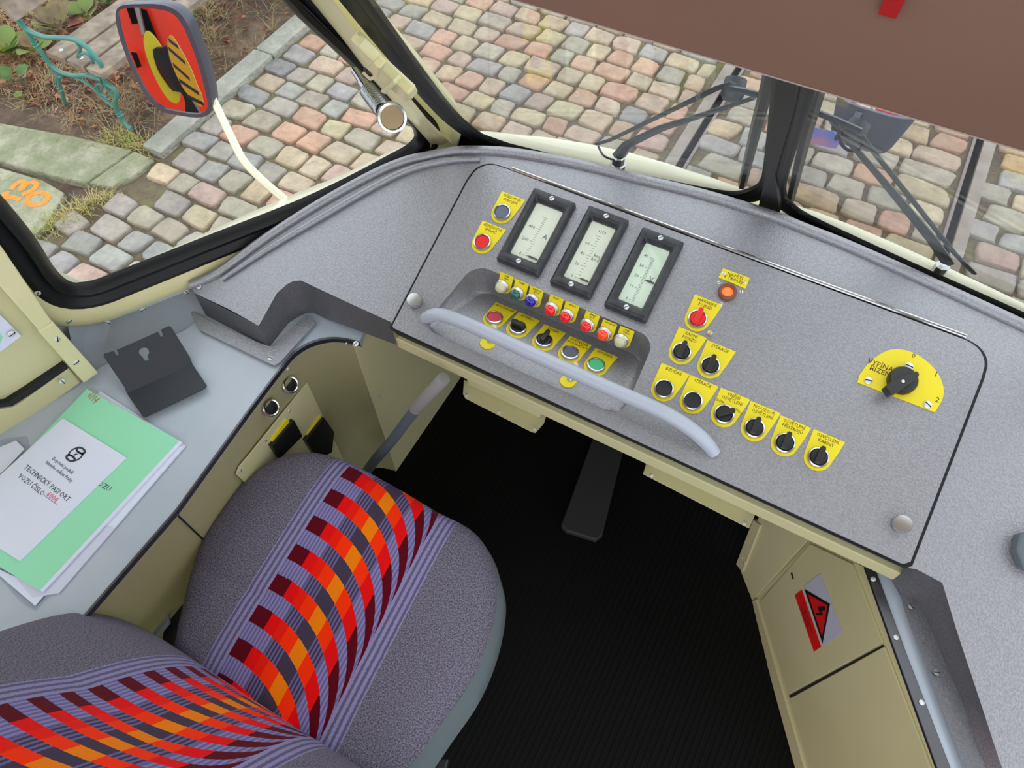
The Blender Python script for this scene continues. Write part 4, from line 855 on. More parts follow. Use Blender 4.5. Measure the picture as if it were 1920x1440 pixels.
# ================================================================ TRAM BODY OUTSIDE THE WINDOWS
GR = -0.9
prs = [(P1, (20, 395), (0, 431), 0.79), (P1, (100, 506), (95, 521), 0.79), (P1, (182, 541), (190, 536), 0.79), (P1, (300, 493), (300, 479), 0.79), (P1, (400, 454), (400, 432), 0.79), (P1, (480, 421), (480, 395), 0.79), (P1, (560, 391), (560, 360), 0.79), (P1, (640, 354), (640, 330), 0.80), (P1, (720, 312), (720, 291), 0.81), (P1, (772, 283), (770, 271), 0.83),
 (P3, (893, 268), (880, 245), 0.86), (P3, (925, 281), (930, 247), 0.86), (P3, (960, 289), (965, 251), 0.86), (P3, (1030, 305), (1030, 258), 0.86), (P3, (1100, 320), (1100, 269), 0.86), (P3, (1180, 337), (1180, 286), 0.86), (P3, (1250, 352), (1250, 306), 0.86), (P3, (1330, 369), (1330, 331), 0.86), (P3, (1400, 380), (1405, 359), 0.87),
 (P4, (1472, 401), (1466, 379), 0.87), (P4, (1530, 428), (1530, 397), 0.86), (P4, (1600, 459), (1600, 423), 0.86), (P4, (1680, 494), (1680, 457), 0.86), (P4, (1750, 526), (1750, 489), 0.86), (P4, (1840, 567), (1840, 531), 0.86), (P4, (1920, 603), (1920, 570), 0.86), (P4, (2080, 677), (2080, 645), 0.86)]
inner = [p_.at(q, -0.018) for p_, q, r_, z_ in prs]; outz = [z_ for *_, z_ in prs]; outer = [tuple(Z(z_).at(r_)[:2]) for p_, q, r_, z_ in prs]
outer = [(-1.20, -0.9)]+outer+[(1.0, 0.9), (1.3, 0.3)]; inner = [V3((-1.16, -0.9, 0.95))]+inner+[V3((0.85, 0.85, 0.97)), V3((1.15, 0.3, 0.97))]; outer[1] = (-1.19, 0.30); outz = [0.79]+outz+[0.86, 0.86]
bm = bmesh.new(); rows = []
for (ox, oy), p, oz in zip(outer, inner, outz):
    o = V3((ox, oy, oz)); rows.append([bm.verts.new(v) for v in (p-V3((0, 0, 0.02)), p, p.lerp(o, 0.4)+V3((0, 0, 0.010)), p.lerp(o, 0.8)+V3((0, 0, 0.008)), o, o-V3((0, 0, 0.03)), V3((ox*1.0, oy*1.0, 0.5)), V3((ox*0.99, oy*0.99, 0.0)), V3((ox*0.95, oy*0.96, -0.45)))])
for a, b in zip(rows, rows[1:]):
    for k in range(len(a)-1): bm.faces.new((a[k], a[k+1], b[k+1], b[k]))
struct('tram_body', bm, outcream, 'ivory painted tram nose seen outside below the windows', smooth=60)
# ---- windscreen wipers
def wiper(lab, P, piv, armA, armB, link_, blade, cap1, loop=None):
    h = -0.045; T = lambda q, d=0: P.at(q, h+d)
    t = Thing('windscreen_wiper', lab, 'wiper', T(piv), 'windscreen wipers outside the glass')
    wm = MATS.get('wiper grey') or mat('wiper grey', lin(64, 72, 78), 0.4)
    ps = T(piv); M = Matrix.Translation(ps-V3((0, 0, 0.03)))
    put('pivot_nut', lathe([(0.012, 0), (0.016, 0.004), (0.016, 0.016), (0.013, 0.018), (0.013, 0.034), (0.007, 0.038), (0, 0.038)], M, 8), alu, t, smooth=20)
    pts = [T(q, d) for q, d in armA]; put('arm', tube(pts, lambda x: armA_r[0]+(armA_r[1]-armA_r[0])*x, 6, flat=0.5, up=P.n), wm, t, smooth=30)
    pts = [T(q, d) for q, d in armB]; put('arm', tube(pts, lambda x: armB_r[0]+(armB_r[1]-armB_r[0])*x, 6, flat=0.5, up=P.n), wm, t, smooth=30)
    put('link_bar', tube([T(q, 0.006) for q in link_], 0.008, 6, flat=0.4, up=P.n), wm, t, smooth=30)
    b_ = [T(q, 0.016) for q in blade]; bl = put('blade', tube(b_, 0.0075, 6, flat=1.3, up=P.n), rubber, t, smooth=30)
    put('blade_spine', tube([p-P.n*0.012 for p in b_], 0.004, 6), wm, (t, bl))
    put('joint_cap', lathe([(0.0, 0.0), (0.013, 0.0), (0.014, 0.018), (0.011, 0.024), (0, 0.026)], Pl(T(cap1, -0.012), P.u, P.v).m(0, 0, -0.006), 16), wm, t, smooth=40)
    if loop: put('washer_hose', tube(catmull([T(q, 0.0) for q in loop], 5), 0.0022, 6), rubber, t, smooth=60)
armA_r = (0.005, 0.005); armB_r = (0.013, 0.004)
wiper('left wiper outside the left windscreen with its blade beside the divider', P3, (1160, 297), [((1119, 270), 0), ((1145, 262), 0), ((1345, 165), 0), ((1375, 156), 0)], [((1160, 292), 0), ((1178, 270), 0.004), ((1240, 240), 0.004), ((1300, 221), 0), ((1412, 184), 0)], [(1366, 166), (1395, 171), (1432, 180)], [(1449, 118), (1438, 165), (1420, 230), (1392, 346)], (1378, 158), [(1122, 275), (1132, 292), (1150, 300)])
armA_r = (0.006, 0.005); armB_r = (0.014, 0.005)
wiper('right wiper outside the right windscreen, pivoting at the lower right', P4, (1766, 500), [((1826, 512), 0), ((1790, 475), 0), ((1700, 362), 0), ((1612, 252), 0)], [((1775, 490), 0), ((1748, 450), 0.004), ((1700, 392), 0.004), ((1648, 330), 0), ((1560, 228), 0)], [(1535, 212), (1570, 226), (1614, 246)], [(1545, 128), (1530, 185), (1512, 250), (1482, 374)], (1608, 238), [(1572, 246), (1578, 270), (1592, 282), (1610, 280), (1622, 264)])
# ---- exterior mirror
CM = depth((305, 115), 1.5); nM = V3((0.463, -1.42, 0.337)).normalized(); uM = V3((1, 0, 0))-nM*nM.x; PM = Pl(CM, uM, nM.cross(uM))
om = [(224, 12), (262, 8), (300, 9), (330, 20), (350, 44), (366, 82), (380, 120), (391, 160), (397, 198), (391, 215), (368, 221), (325, 215), (298, 207), (272, 180), (247, 133), (226, 78), (216, 34)]
gm = [(226, 18), (262, 14), (298, 18), (324, 26), (342, 48), (358, 84), (371, 120), (382, 160), (389, 194), (384, 209), (366, 214), (326, 208), (301, 200), (277, 175), (253, 130), (232, 78), (222, 34)]
mr = Thing('exterior_mirror', 'exterior rear view mirror on a cream arm outside the side window', 'mirror', depth((545, 382), 1.556))
ou, gu = c2([PM.hit(q, 0.006) for q in om], 3), c2([PM.hit(q, 0.004) for q in gm], 3)
bm = bmesh.new(); nn = len(ou); cu = sum(p[0] for p in ou)/nn; cv = sum(p[1] for p in ou)/nn
R = [[bm.verts.new(PM.p(*gu[i], -0.001)) for i in range(nn)], [bm.verts.new(PM.p(*gu[i], 0.004)) for i in range(nn)], [bm.verts.new(PM.p(*ou[i], 0.005)) for i in range(nn)]]
for s_, h in ((1.01, -0.008), (0.97, -0.03), (0.7, -0.045)): R.append([bm.verts.new(PM.p(cu+(u-cu)*s_, cv+(v-cv)*s_, h)) for u, v in ou])
for a, b in zip(R, R[1:]):
    for i in range(nn): bm.faces.new((a[i], a[(i+1) % nn], b[(i+1) % nn], b[i]))
bm.faces.new(R[-1]); put('housing', bm, mat('grey black mirror housing', lin(72, 74, 88), 0.3), mr, smooth=40)
put('glass', plate(PM, gu, -0.003, 0.001), mirrorm, mr)
arm = catmull([depth((545, 382), 1.556), depth((500, 345), 1.55), depth((460, 305), 1.545), depth((440, 270), 1.545), depth((415, 218), 1.55), depth((396, 180), 1.56), depth((370, 140), 1.57)], 4)
put('arm', tube(arm, 0.0085, 12), outcream, mr, smooth=80)
# ================================================================ THE PARKED TRAM SEEN IN THE MIRROR
def mpt(q, Y):
    m_ = PM.at(q, 0.001); d = (m_-EYE).normalized(); r = d-PM.n*2*d.dot(PM.n); return m_+r*((Y-m_.y)/r.y)
def mq(pts, Y): return [mpt((200+x/6, y/6), Y) for x, y in pts]
def mplate(pts, Y, th=0.03, bm=None): return prism(mq(pts, Y), (0, -th, 0), bm=bm)
rt = Thing('parked_tram', 'orange red parked tram reflected in the exterior mirror', 'tram', mpt((305, 115), -2.4))
cen = mpt((305, 115), -2.7); cz0 = GR+0.35
put('body', prism([(cen.x-1.6, -2.75, cz0), (cen.x+0.42, -2.75, cz0), (cen.x+0.42, -2.75, 2.1), (cen.x-1.6, -2.75, 2.1)], (0, -3.0, 0)), redpaint, rt, bevel=0.08)
put('front_bar', mplate([(275, -60), (330, -60), (430, 380), (395, 390)], -2.65), mat('dull steel bar', (0.3, 0.28, 0.27), 0.4, 0.6), rt)
put('window_slot', mplate([(350, 90), (440, 120), (520, 330), (610, 540), (560, 560), (430, 350)], -2.70, 0.02), darkm, rt)
put('window_slot', mplate([(215, 70), (290, 70), (345, 265), (285, 275)], -2.68, 0.02), darkm, rt)
put('lamp_recess', mplate([(270, 590), (330, 600), (385, 750), (345, 770)], -2.68, 0.02), darkm, rt)
dk = Thing('coupling_marker', 'oval yellow marker disc with black rubber gaiter and hazard striped shield seen in the mirror', 'marker disc', mpt((300, 125), -1.95))
yd = c2([(V_.x, V_.z) for V_ in mq([(440, 350), (415, 450), (438, 600), (500, 775), (590, 965), (690, 1115), (780, 1165), (822, 1120), (815, 1020), (760, 850), (680, 650), (590, 490), (510, 385)], -1.98)], 3)
put('yellow_disc', prism([(x, -1.98, z) for x, z in yd], (0, -0.012, 0)), yelpaint, dk)
gp = c2([(V_.x, V_.z) for V_ in mq([(515, 560), (600, 540), (685, 525), (700, 640), (765, 800), (850, 970), (930, 1090), (1000, 1200), (1060, 1330), (900, 1330), (880, 1150), (830, 1040), (740, 1025), (640, 900), (560, 760)], -1.93)], 2)
put('gaiter', prism([(x, -1.93, z) for x, z in gp], (0, -0.04, 0)), rubber, dk, bevel=0.01)
sq = [(700, 405), (740, 410), (800, 500), (880, 640), (960, 800), (1015, 950), (1065, 1060), (1088, 1185), (1040, 1195), (1000, 1160), (910, 1060), (840, 960), (760, 790), (700, 600), (683, 480)]
ss = c2([(V_.x, V_.z) for V_ in mq(sq, -1.88)], 2); shd = put('striped_shield', prism([(x, -1.88, z) for x, z in ss], (0, -0.01, 0)), mat('amber shield paint', lin(205, 150, 15), 0.4), dk)
for L_, R_2 in (((688, 420), (800, 510)), ((690, 520), (880, 690)), ((740, 700), (930, 870)), ((810, 880), (1030, 1030)), ((905, 1060), (1086, 1150))):
    put('black_stripe', mplate([L_, (R_2[0], R_2[1]), (R_2[0]+12, R_2[1]+45), (L_[0]+12, L_[1]+48)], -1.8795, 0.001), black, (dk, shd))
# ================================================================ GROUND
def stone_mat(name, attr):
    m = bpy.data.materials.new(name); m.use_nodes = True; n = m.node_tree.nodes; l = m.node_tree.links; B = n['Principled BSDF']; B.inputs['Roughness'].default_value = 0.8
    if attr: c = n.new('ShaderNodeAttribute'); c.attribute_name = 'tone'; co = c.outputs['Color']
    else: c = n.new('ShaderNodeObjectInfo'); co = c.outputs['Color']
    g = n.new('ShaderNodeNewGeometry'); x = n.new('ShaderNodeTexNoise'); x.inputs['Scale'].default_value = 14; x.inputs['Detail'].default_value = 7; x.inputs['Roughness'].default_value = 0.65; l.new(g.outputs['Position'], x.inputs['Vector'])
    r = n.new('ShaderNodeMapRange'); r.inputs[1].default_value = 0.3; r.inputs[2].default_value = 0.7; r.inputs[3].default_value = 0.72; r.inputs[4].default_value = 1.22; l.new(x.outputs['Fac'], r.inputs[0])
    k = n.new('ShaderNodeVectorMath'); k.operation = 'SCALE'; l.new(co, k.inputs[0]); l.new(r.outputs[0], k.inputs['Scale'])
    y = n.new('ShaderNodeTexNoise'); y.inputs['Scale'].default_value = 5; y.inputs['Detail'].default_value = 3; l.new(g.outputs['Position'], y.inputs['Vector'])
    r2 = n.new('ShaderNodeMapRange'); r2.inputs[1].default_value = 0.5; r2.inputs[2].default_value = 0.75; r2.inputs[3].default_value = 0; r2.inputs[4].default_value = 0.45; l.new(y.outputs['Fac'], r2.inputs[0])
    mx = n.new('ShaderNodeMix'); mx.data_type = 'RGBA'; l.new(r2.outputs[0], mx.inputs[0]); l.new(k.outputs[0], mx.inputs[6]); mx.inputs[7].default_value = (*lin(170, 158, 138), 1)
    l.new(mx.outputs[2], B.inputs['Base Color'])
    b = n.new('ShaderNodeBump'); b.inputs['Strength'].default_value = 0.55; b.inputs['Distance'].default_value = 0.012; z = n.new('ShaderNodeTexNoise'); z.inputs['Scale'].default_value = 45; z.inputs['Detail'].default_value = 5; l.new(g.outputs['Position'], z.inputs['Vector']); l.new(z.outputs['Fac'], b.inputs['Height']); l.new(b.outputs[0], B.inputs['Normal'])
    return m
stonem = stone_mat('worn cobble', False); stonea = stone_mat('worn cobble far', True)
def soilmat(name, c1, c2_, c3, sc=9):
    m = bpy.data.materials.new(name); m.use_nodes = True; n = m.node_tree.nodes; l = m.node_tree.links; B = n['Principled BSDF']; B.inputs['Roughness'].default_value = 0.95
    g = n.new('ShaderNodeNewGeometry'); x = n.new('ShaderNodeTexNoise'); x.inputs['Scale'].default_value = sc; x.inputs['Detail'].default_value = 8; x.inputs['Roughness'].default_value = 0.7; l.new(g.outputs['Position'], x.inputs['Vector'])
    r = n.new('ShaderNodeValToRGB'); e = r.color_ramp.elements; e[0].position = 0.36; e[0].color = (*c1, 1); e[1].position = 0.62; e[1].color = (*c2_, 1); q = e.new(0.5); q.color = (*c3, 1); l.new(x.outputs['Fac'], r.inputs[0]); l.new(r.outputs[0], B.inputs['Base Color'])
    z = n.new('ShaderNodeTexNoise'); z.inputs['Scale'].default_value = sc*9; z.inputs['Detail'].default_value = 4; l.new(g.outputs['Position'], z.inputs['Vector']); b = n.new('ShaderNodeBump'); b.inputs['Strength'].default_value = 0.8; b.inputs['Distance'].default_value = 0.02; l.new(z.outputs['Fac'], b.inputs['Height']); l.new(b.outputs[0], B.inputs['Normal'])
    return m
joint = soilmat('sandy joint soil', lin(96, 84, 66), lin(118, 118, 76), lin(112, 98, 80), 6)
bedsoil = soilmat('brown bed soil', lin(82, 66, 54), lin(140, 118, 98), lin(106, 88, 72), 4)
conc = soilmat('mossy concrete', lin(124, 132, 96), lin(176, 172, 150), lin(148, 150, 122), 5)
kerbm = soilmat('kerb concrete', lin(148, 148, 138), lin(184, 182, 170), lin(164, 165, 154), 4)
st_ = struct('cobbled_street', prism([(-3.42, -6, GR-0.012), (8, -6, GR-0.012), (8, 12, GR-0.012), (-3.42, 12, GR-0.012)], (0, 0, -0.1)), joint, 'cobbled street in front of the tram, stones in tan, pink and blue grey')
far = struct('ground', prism([(-12, -8, GR-0.03), (-3.42, -8, GR-0.03), (-3.42, 12, GR-0.03), (-12, 12, GR-0.03)], (0, 0, -0.1)), bedsoil, 'brown earth of the planting bed beside the street')
pal = [lin(*c) for c in ((146, 154, 156), (170, 166, 148), (198, 166, 128), (206, 150, 118), (186, 154, 142), (206, 188, 146), (164, 162, 142), (196, 172, 146), (152, 150, 148), (132, 142, 152))]
def pick(x, y):
    if x < -2.6: w = [5, 4, 0.8, 2.4, 2.2, 0.6, 3, 1, 4, 4]
    elif x < -0.85: w = [1.0, 2, 4.5, 4.5, 4.0, 3.0, 1.4, 4, 1.2, 0.4]
    else: w = [3.2, 2, 2.2, 2.6, 1.4, 2, 2.4, 1.6, 1, 1]
    c = random.choices(pal, w)[0]; mc = lin(172, 160, 144); k = random.uniform(0.86, 1.12)*0.98; return tuple(min(1, (v*0.52+m*0.48)*k*random.uniform(0.97, 1.03)) for v, m in zip(c, mc))
def stone_mesh(i):
    rnd = random.Random(i); n = 16; bm = bmesh.new(); R = []; ph = [rnd.uniform(-1, 1) for _ in range(6)]
    base = []
    for k in range(n):
        a = 2*pi*k/n; c, s = cos(a), sin(a); e = (0.24, 0.3, 0.36)[i % 3]; x = math.copysign(abs(c)**e, c); y = math.copysign(abs(s)**e, s)
        w = 1+0.05*sin(2*a+ph[0]*3)+0.04*sin(3*a+ph[1]*3)+rnd.uniform(-0.045, 0.045); base.append((x*w*0.5+y*0.05*ph[2], y*w*0.5+x*0.04*ph[3]))
    for s_, h in ((1.0, -0.03), (0.99, -0.003), (0.965, 0.005), (0.87, 0.0095), (0.45, 0.011)):
        R.append([bm.verts.new((x*s_, y*s_, h+rnd.uniform(-0.002, 0.002)*(s_ < 0.98))) for x, y in base])
    for a, b in zip(R, R[1:]):
        for k in range(n): bm.faces.new((a[k], a[(k+1) % n], b[(k+1) % n], b[k]))
    bm.faces.new(R[-1]); me = bpy.data.meshes.new('cobblestone'); bm.to_mesh(me); bm.free(); me.materials.append(stonem)
    for p in me.polygons: p.use_smooth = True
    return me
SM = [stone_mesh(i) for i in range(36)]
stones = []
y = 0.55; pit = 0.150
while y < 5.6:
    hgt = pit+random.uniform(-0.010, 0.010)
    for xa, xb, wa, wb in ((-3.26, -0.835, 0.14, 0.22), (-0.665, 0.635, 0.17, 0.27), (0.785, 2.6, 0.15, 0.25)):
        x = xa+random.uniform(-0.05, 0.04)
        while x < xb-0.05:
            w = random.uniform(wa, wb)
            if xb-(x+w) < wa*0.6: w = xb-x
            cxx, cyy = x+w/2, y+hgt/2+0.012*sin(x*3)
            if w > 0.06 and not (cxx < -3.13 and 1.55 < cyy < 1.78): stones.append((cxx, cyy, w-0.016, hgt-0.014, random.uniform(-0.05, 0.05)))
            x += w
    y += hgt
for _ in range(5): pass
stones += [(-3.36, yy, 0.15, 0.13, 0.3*random.uniform(-1, 1)) for yy in (1.08, 1.3)]
def pxof(x, y_, z):
    d = V3((x, y_, z))-EYE; c = [sum(CR[i][k]*d[k] for k in range(3)) for i in range(3)]
    return (960+F*c[0]/c[2], 720+F*c[1]/c[2]) if c[2] > 0 else (-9e3, 0)
def seen(s): 
    q = pxof(s[0], s[1], GR); return -40 < q[0] < 1960 and -40 < q[1] < 620
vis = [s for s in stones if seen(s)]; hid = [s for s in stones if not seen(s)]
vis.sort(key=lambda s: -(s[2]*s[3])/((s[0]**2+s[1]**2+8)))
ind, rest = vis[:300], vis[300:]+hid
for s in ind:
    o = bpy.data.objects.new('cobblestone', random.choice(SM)); C.objects.link(o); o.parent = st_
    o.location = V3((s[0], s[1], GR+random.uniform(-0.004, 0.004)))-st_.location; o.rotation_euler = (random.uniform(-0.02, 0.02), random.uniform(-0.02, 0.02), s[4]+(pi if random.random() < .5 else 0)); o.scale = (s[2], s[3], 1); o.color = (*pick(s[0], s[1]), 1)
bm = bmesh.new(); tl = bm.loops.layers.float_color.new('tone')
for s in rest:
    k0 = len(bm.faces); bm.from_mesh(random.choice(SM)); bm.faces.ensure_lookup_table(); fs_ = bm.faces[k0:]; vs = list({v for f in fs_ for v in f.verts})
    M = Matrix.Translation((s[0], s[1], GR)) @ Matrix.Rotation(s[4], 4, 'Z') @ Matrix.Diagonal((s[2], s[3], 1, 1)); bmesh.ops.transform(bm, matrix=M, verts=vs); c = (*pick(s[0], s[1]), 1)
    for f in fs_:
        f.smooth = True
        for lo in f.loops: lo[tl] = c
me = bpy.data.meshes.new('cobblestones'); bm.to_mesh(me); bm.free(); me.materials.append(stonea); me.transform(Matrix.Translation(-st_.location)); o = bpy.data.objects.new('more_cobblestones', me); link(o); o.parent = st_; o['kind'] = 'stuff'
# rails
railm = mat('worn rail steel', lin(160, 152, 142), 0.42, 0.55, var=(6, lin(140, 128, 116)), bump=(40, 0.2, 0.002)); railg = mat('rusty rail groove', lin(64, 52, 46), 0.7, 0.2, var=(20, lin(88, 72, 62)))
for sx, lab in ((-1, 'left grooved tram rail in the cobbles ahead of the left windscreen'), (1, 'right grooved tram rail in the cobbles ahead of the right windscreen')):
    c = -0.0158; g = 0.7195; X = lambda d: c+sx*(g+d)
    t = Thing('tram_rail', lab, 'rail', (X(0), 3.2, GR), 'grooved tram rails')
    def bar(name, d0, d1, z0, z1, m, bev=0.004): x0, x1 = sorted((X(d0), X(d1))); put(name, prism([(x0, -3, z0), (x1, -3, z0), (x1, 9, z0), (x0, 9, z0)], (0, 0, z1-z0)), m, t, bevel=bev)
    bar('rail_head', 0, 0.065, GR-0.03, GR+0.012, railm); bar('groove', -0.038, 0.0, GR-0.03, GR-0.012, railg, 0); bar('guard_lip', -0.056, -0.038, GR-0.03, GR+0.006, mat('lip steel', lin(140, 126, 122), 0.5, 0.5), 0.003)
# kerb stones, slabs
t = Thing('kerb', 'pale concrete kerb between the cobbles and the planting bed', 'kerb', (-3.34, 3.0, GR-0.02))
for i in range(7):
    y0 = 1.90+i*1.0; put('kerbstone', prism([(-3.42, y0+0.004, GR-0.05), (-3.285, y0+0.004, GR-0.05), (-3.285, y0+0.994, GR-0.05), (-3.42, y0+0.994, GR-0.05)], (0, 0, 0.085)), kerbm, t, bevel=0.008)
t = Thing('concrete_path', 'mossy concrete slabs of the path beside the planting bed', 'path', (-3.8, 1.6, GR-0.02))
put('slab', prism([(-6.5, 1.0, GR-0.04), (-4.07, 1.445, GR-0.04), (-3.70, 1.50, GR-0.04), (-3.50, 1.545, GR-0.04), (-3.46, 1.86, GR-0.04), (-3.84, 1.79, GR-0.04), (-4.32, 1.67, GR-0.04), (-6.5, 1.15+0.05, GR-0.04)], (0, 0, 0.06)), conc, t, bevel=0.012)
put('slab', prism([(-3.49, 1.55, GR-0.04), (-3.36, 1.585, GR-0.04), (-3.31, 1.70, GR-0.04), (-3.30, 1.86, GR-0.04), (-3.45, 1.86, GR-0.04)], (0, 0, 0.058)), conc, t, bevel=0.012)
pslab = put('painted_slab', prism([(-6.5, 0.98, GR-0.05), (-4.07, 1.41, GR-0.05), (-3.75, 1.455, GR-0.05), (-3.56, 1.44, GR-0.05), (-3.46, 1.20, GR-0.05), (-3.53, 0.96, GR-0.05), (-3.6, 0.3, GR-0.05), (-6.5, -0.5, GR-0.05)], (0, 0, 0.055)), conc, t, bevel=0.006, label='slab with orange painted characters')
gz = Z(GR+0.0062); Gp = lambda pts: [gz.at((x/6, 260+y/6)) for x, y in pts]
orm = mat('orange road paint', lin(255, 134, 40), 0.8, var=(60, lin(250, 150, 60)))
for pts, cl in (([(125, 575), (165, 520), (225, 480), (262, 482), (262, 520), (225, 580), (290, 520), (350, 492), (405, 500), (408, 535), (350, 585), (245, 632)], False), ([(28, 712), (25, 670), (50, 622), (105, 612)], False), ([(60, 660), (110, 650), (170, 668), (228, 690)], False), ([(300, 700), (330, 645), (400, 610), (480, 605), (540, 640), (530, 690), (470, 735), (380, 745), (320, 735)], True)):
    put('painted_mark', tube(catmull(Gp(pts), 3, cl), 0.0145, 8, closed=cl, flat=0.06, up=(0, 0, 1)), orm, (t, pslab))
# ---- vegetation
def blades(pts, h0, h1, w, m, name, lab, cat, spread=0.05, seed=3, lay=0.6):
    rnd = random.Random(seed); bm = bmesh.new()
    for (x, y_, k) in pts:
        for _ in range(k):
            a = rnd.uniform(0, 2*pi); r = rnd.gauss(0, spread); bx, by = x+r*cos(a), y_+r*sin(a); d = rnd.uniform(0, 2*pi); h = rnd.uniform(h0, h1); l_ = h*rnd.uniform(0.2, lay*2)
            p0_ = V3((bx, by, GR-0.02)); p1_ = p0_+V3((cos(d)*l_*0.4, sin(d)*l_*0.4, h*0.7)); p2_ = p0_+V3((cos(d)*l_, sin(d)*l_, h)); s = V3((-sin(d), cos(d), 0))*w
            v = [bm.verts.new(q) for q in (p0_-s, p0_+s, p1_+s*0.8, p1_-s*0.8, p2_)]; bm.faces.new(v[:4]); bm.faces.new((v[3], v[2], v[4]))
    return top(name, bm, m, lab, cat, kind='stuff')
grassm = mat('fresh joint grass', lin(128, 158, 58), 0.8, var=(20, lin(160, 170, 90))); drym = mat('dry straw grass', lin(186, 168, 122), 0.9, var=(12, lin(140, 116, 84))); strawg = mat('yellow green grass', lin(168, 172, 96), 0.85, var=(14, lin(196, 180, 116)))
rnd = random.Random(11)
jp = []
for s in rnd.sample(stones, min(230, len(stones))):
    jp.append((s[0]+s[2]/2+0.008, s[1]+rnd.choice((-1, 1))*s[3]/2, rnd.choice((3, 5, 9, 16))))
blades(jp, 0.008, 0.03, 0.0016, grassm, 'joint_grass', 'small green grass tufts growing in the cobble joints', 'grass', 0.022, 5)
g1_ = [Z(GR).at(q) for q in ((95, 425), (120, 405), (150, 392), (175, 380), (130, 415), (60, 450), (200, 372))]
g2_ = [Z(GR).at(q) for q in ((205, 262), (235, 268), (260, 274), (225, 255), (280, 280))]
blades([(p.x, p.y, 90) for p in g1_+g2_], 0.02, 0.07, 0.0018, strawg, 'edge_grass', 'yellow green grass clumps at the edge of the concrete path', 'grass', 0.05, 6, 0.9)
dp = [(rnd.uniform(-5.4, -3.48), rnd.uniform(1.85, 4.3)) for _ in range(420)]
blades([(x, y_, 20) for x, y_ in dp if (y_-1.85) < 1.3 or rnd.random() < 0.35], 0.02, 0.06, 0.0018, drym, 'dry_grass', 'flattened dry grass and stalks on the planting bed', 'grass', 0.05, 7, 2.2)
# leaf litter
def litter(n, area_, m, name, lab, size=(0.012, 0.035), seed=1):
    rnd = random.Random(seed); bm = bmesh.new()
    for _ in range(n):
        x, y_ = area_(rnd); a = rnd.uniform(0, 2*pi); l_ = rnd.uniform(*size); w = l_*rnd.uniform(0.35, 0.6); u = V3((cos(a), sin(a), rnd.uniform(-.4, .4))); v = V3((-sin(a), cos(a), rnd.uniform(-.5, .5))); c = V3((x, y_, GR-0.02+rnd.uniform(0, 0.02)))
        q = [bm.verts.new(p) for p in (c-u*l_, c-v*w+V3((0, 0, .004)), c+u*l_, c+v*w+V3((0, 0, .004)))]; m0 = bm.verts.new(c-V3((0, 0, .003)))
        for i in range(4): bm.faces.new((q[i], q[(i+1) % 4], m0))
    return top(name, bm, m, lab, 'leaves', kind='stuff')
def bedpos(rnd):
    while True:
        x, y_ = rnd.uniform(-5.6, -3.46), rnd.uniform(1.9, 4.0)
        if rnd.random() < max(0.08, 1.0-(x+4.6)*0.9) and y_ > 1.82+0.04: return x, y_
litter(2400, bedpos, mat('brown dead leaves', lin(142, 88, 60), 0.8, var=(7, lin(108, 66, 50))), 'dead_leaves', 'brown dead leaves scattered over the planting bed', seed=2)
litter(1100, bedpos, mat('tan dead leaves', lin(196, 150, 112), 0.8, var=(7, lin(170, 120, 84))), 'pale_leaves', 'pale tan dead leaves among the brown ones on the bed', seed=4)
leafm = [mat('leaf green', lin(150, 184, 98), 0.55, var=(18, lin(164, 178, 104))), mat('leaf pinkish green', lin(176, 168, 118), 0.55, var=(16, lin(160, 130, 110))), mat('leaf pink', lin(196, 110, 112), 0.55), mat('leaf blue green', lin(106, 150, 92), 0.55, var=(18, lin(130, 164, 96)))]
def leaf(c, ang, L, w, tilt, m, t):
    bm = bmesh.new(); u = V3((cos(ang)*cos(tilt), sin(ang)*cos(tilt), sin(tilt))); v = V3((-sin(ang), cos(ang), 0)); n_ = u.cross(v); rows = []
    for k, (f, ww) in enumerate(((0, 0.04), (0.25, 0.05), (0.38, 0.62), (0.52, 0.98), (0.68, 1.0), (0.84, 0.78), (0.95, 0.4), (1.0, 0.05))):
        p = c+u*(L*f)-V3((0, 0, 1))*(L*0.18*max(0, f-0.4)**1.5*2); wv = w*ww*(1+0.1*math.sin(k*2.3)); rows.append([bm.verts.new(p-v*wv+n_*(wv*0.28)), bm.verts.new(p-v*wv*.5+n_*(wv*0.08)), bm.verts.new(p), bm.verts.new(p+v*wv*.5+n_*(wv*0.08)), bm.verts.new(p+v*wv+n_*(wv*0.28))])
    for a, b in zip(rows, rows[1:]):
        for k in range(4): bm.faces.new((a[k], a[k+1], b[k+1], b[k]))
    bmesh.ops.solidify(bm, geom=bm.faces[:], thickness=0.0012); put('leaf', bm, m, t, smooth=60)
plants = [((112, 52), 9, 0.20, 'large leafy plant with green and pink leaves behind the bench armrest', 1), ((160, 30), 6, 0.17, 'leafy plant with green leaves between bench planks and pink leafed plant', 0), ((18, 95), 8, 0.18, 'leafy plant with yellow green leaves at the left edge of the view', 0), ((30, 150), 4, 0.13, 'small plant with drooping blue green leaves left of the bench leg', 3), ((70, 95), 4, 0.16, 'pale green leaved plant under the bench armrest', 0), ((205, 0), 7, 0.16, 'green leafy plant at the top edge behind the bench seat', 3), ((60, -20), 9, 0.2, 'leafy plant with reddish leaves behind the bench back', 1), ((365, 20), 3, 0.09, 'tiny green plant in the soil right of the exterior mirror', 3), ((40, 178), 2, 0.08, 'very small seedling with pale green leaves near the bench foot', 0)]
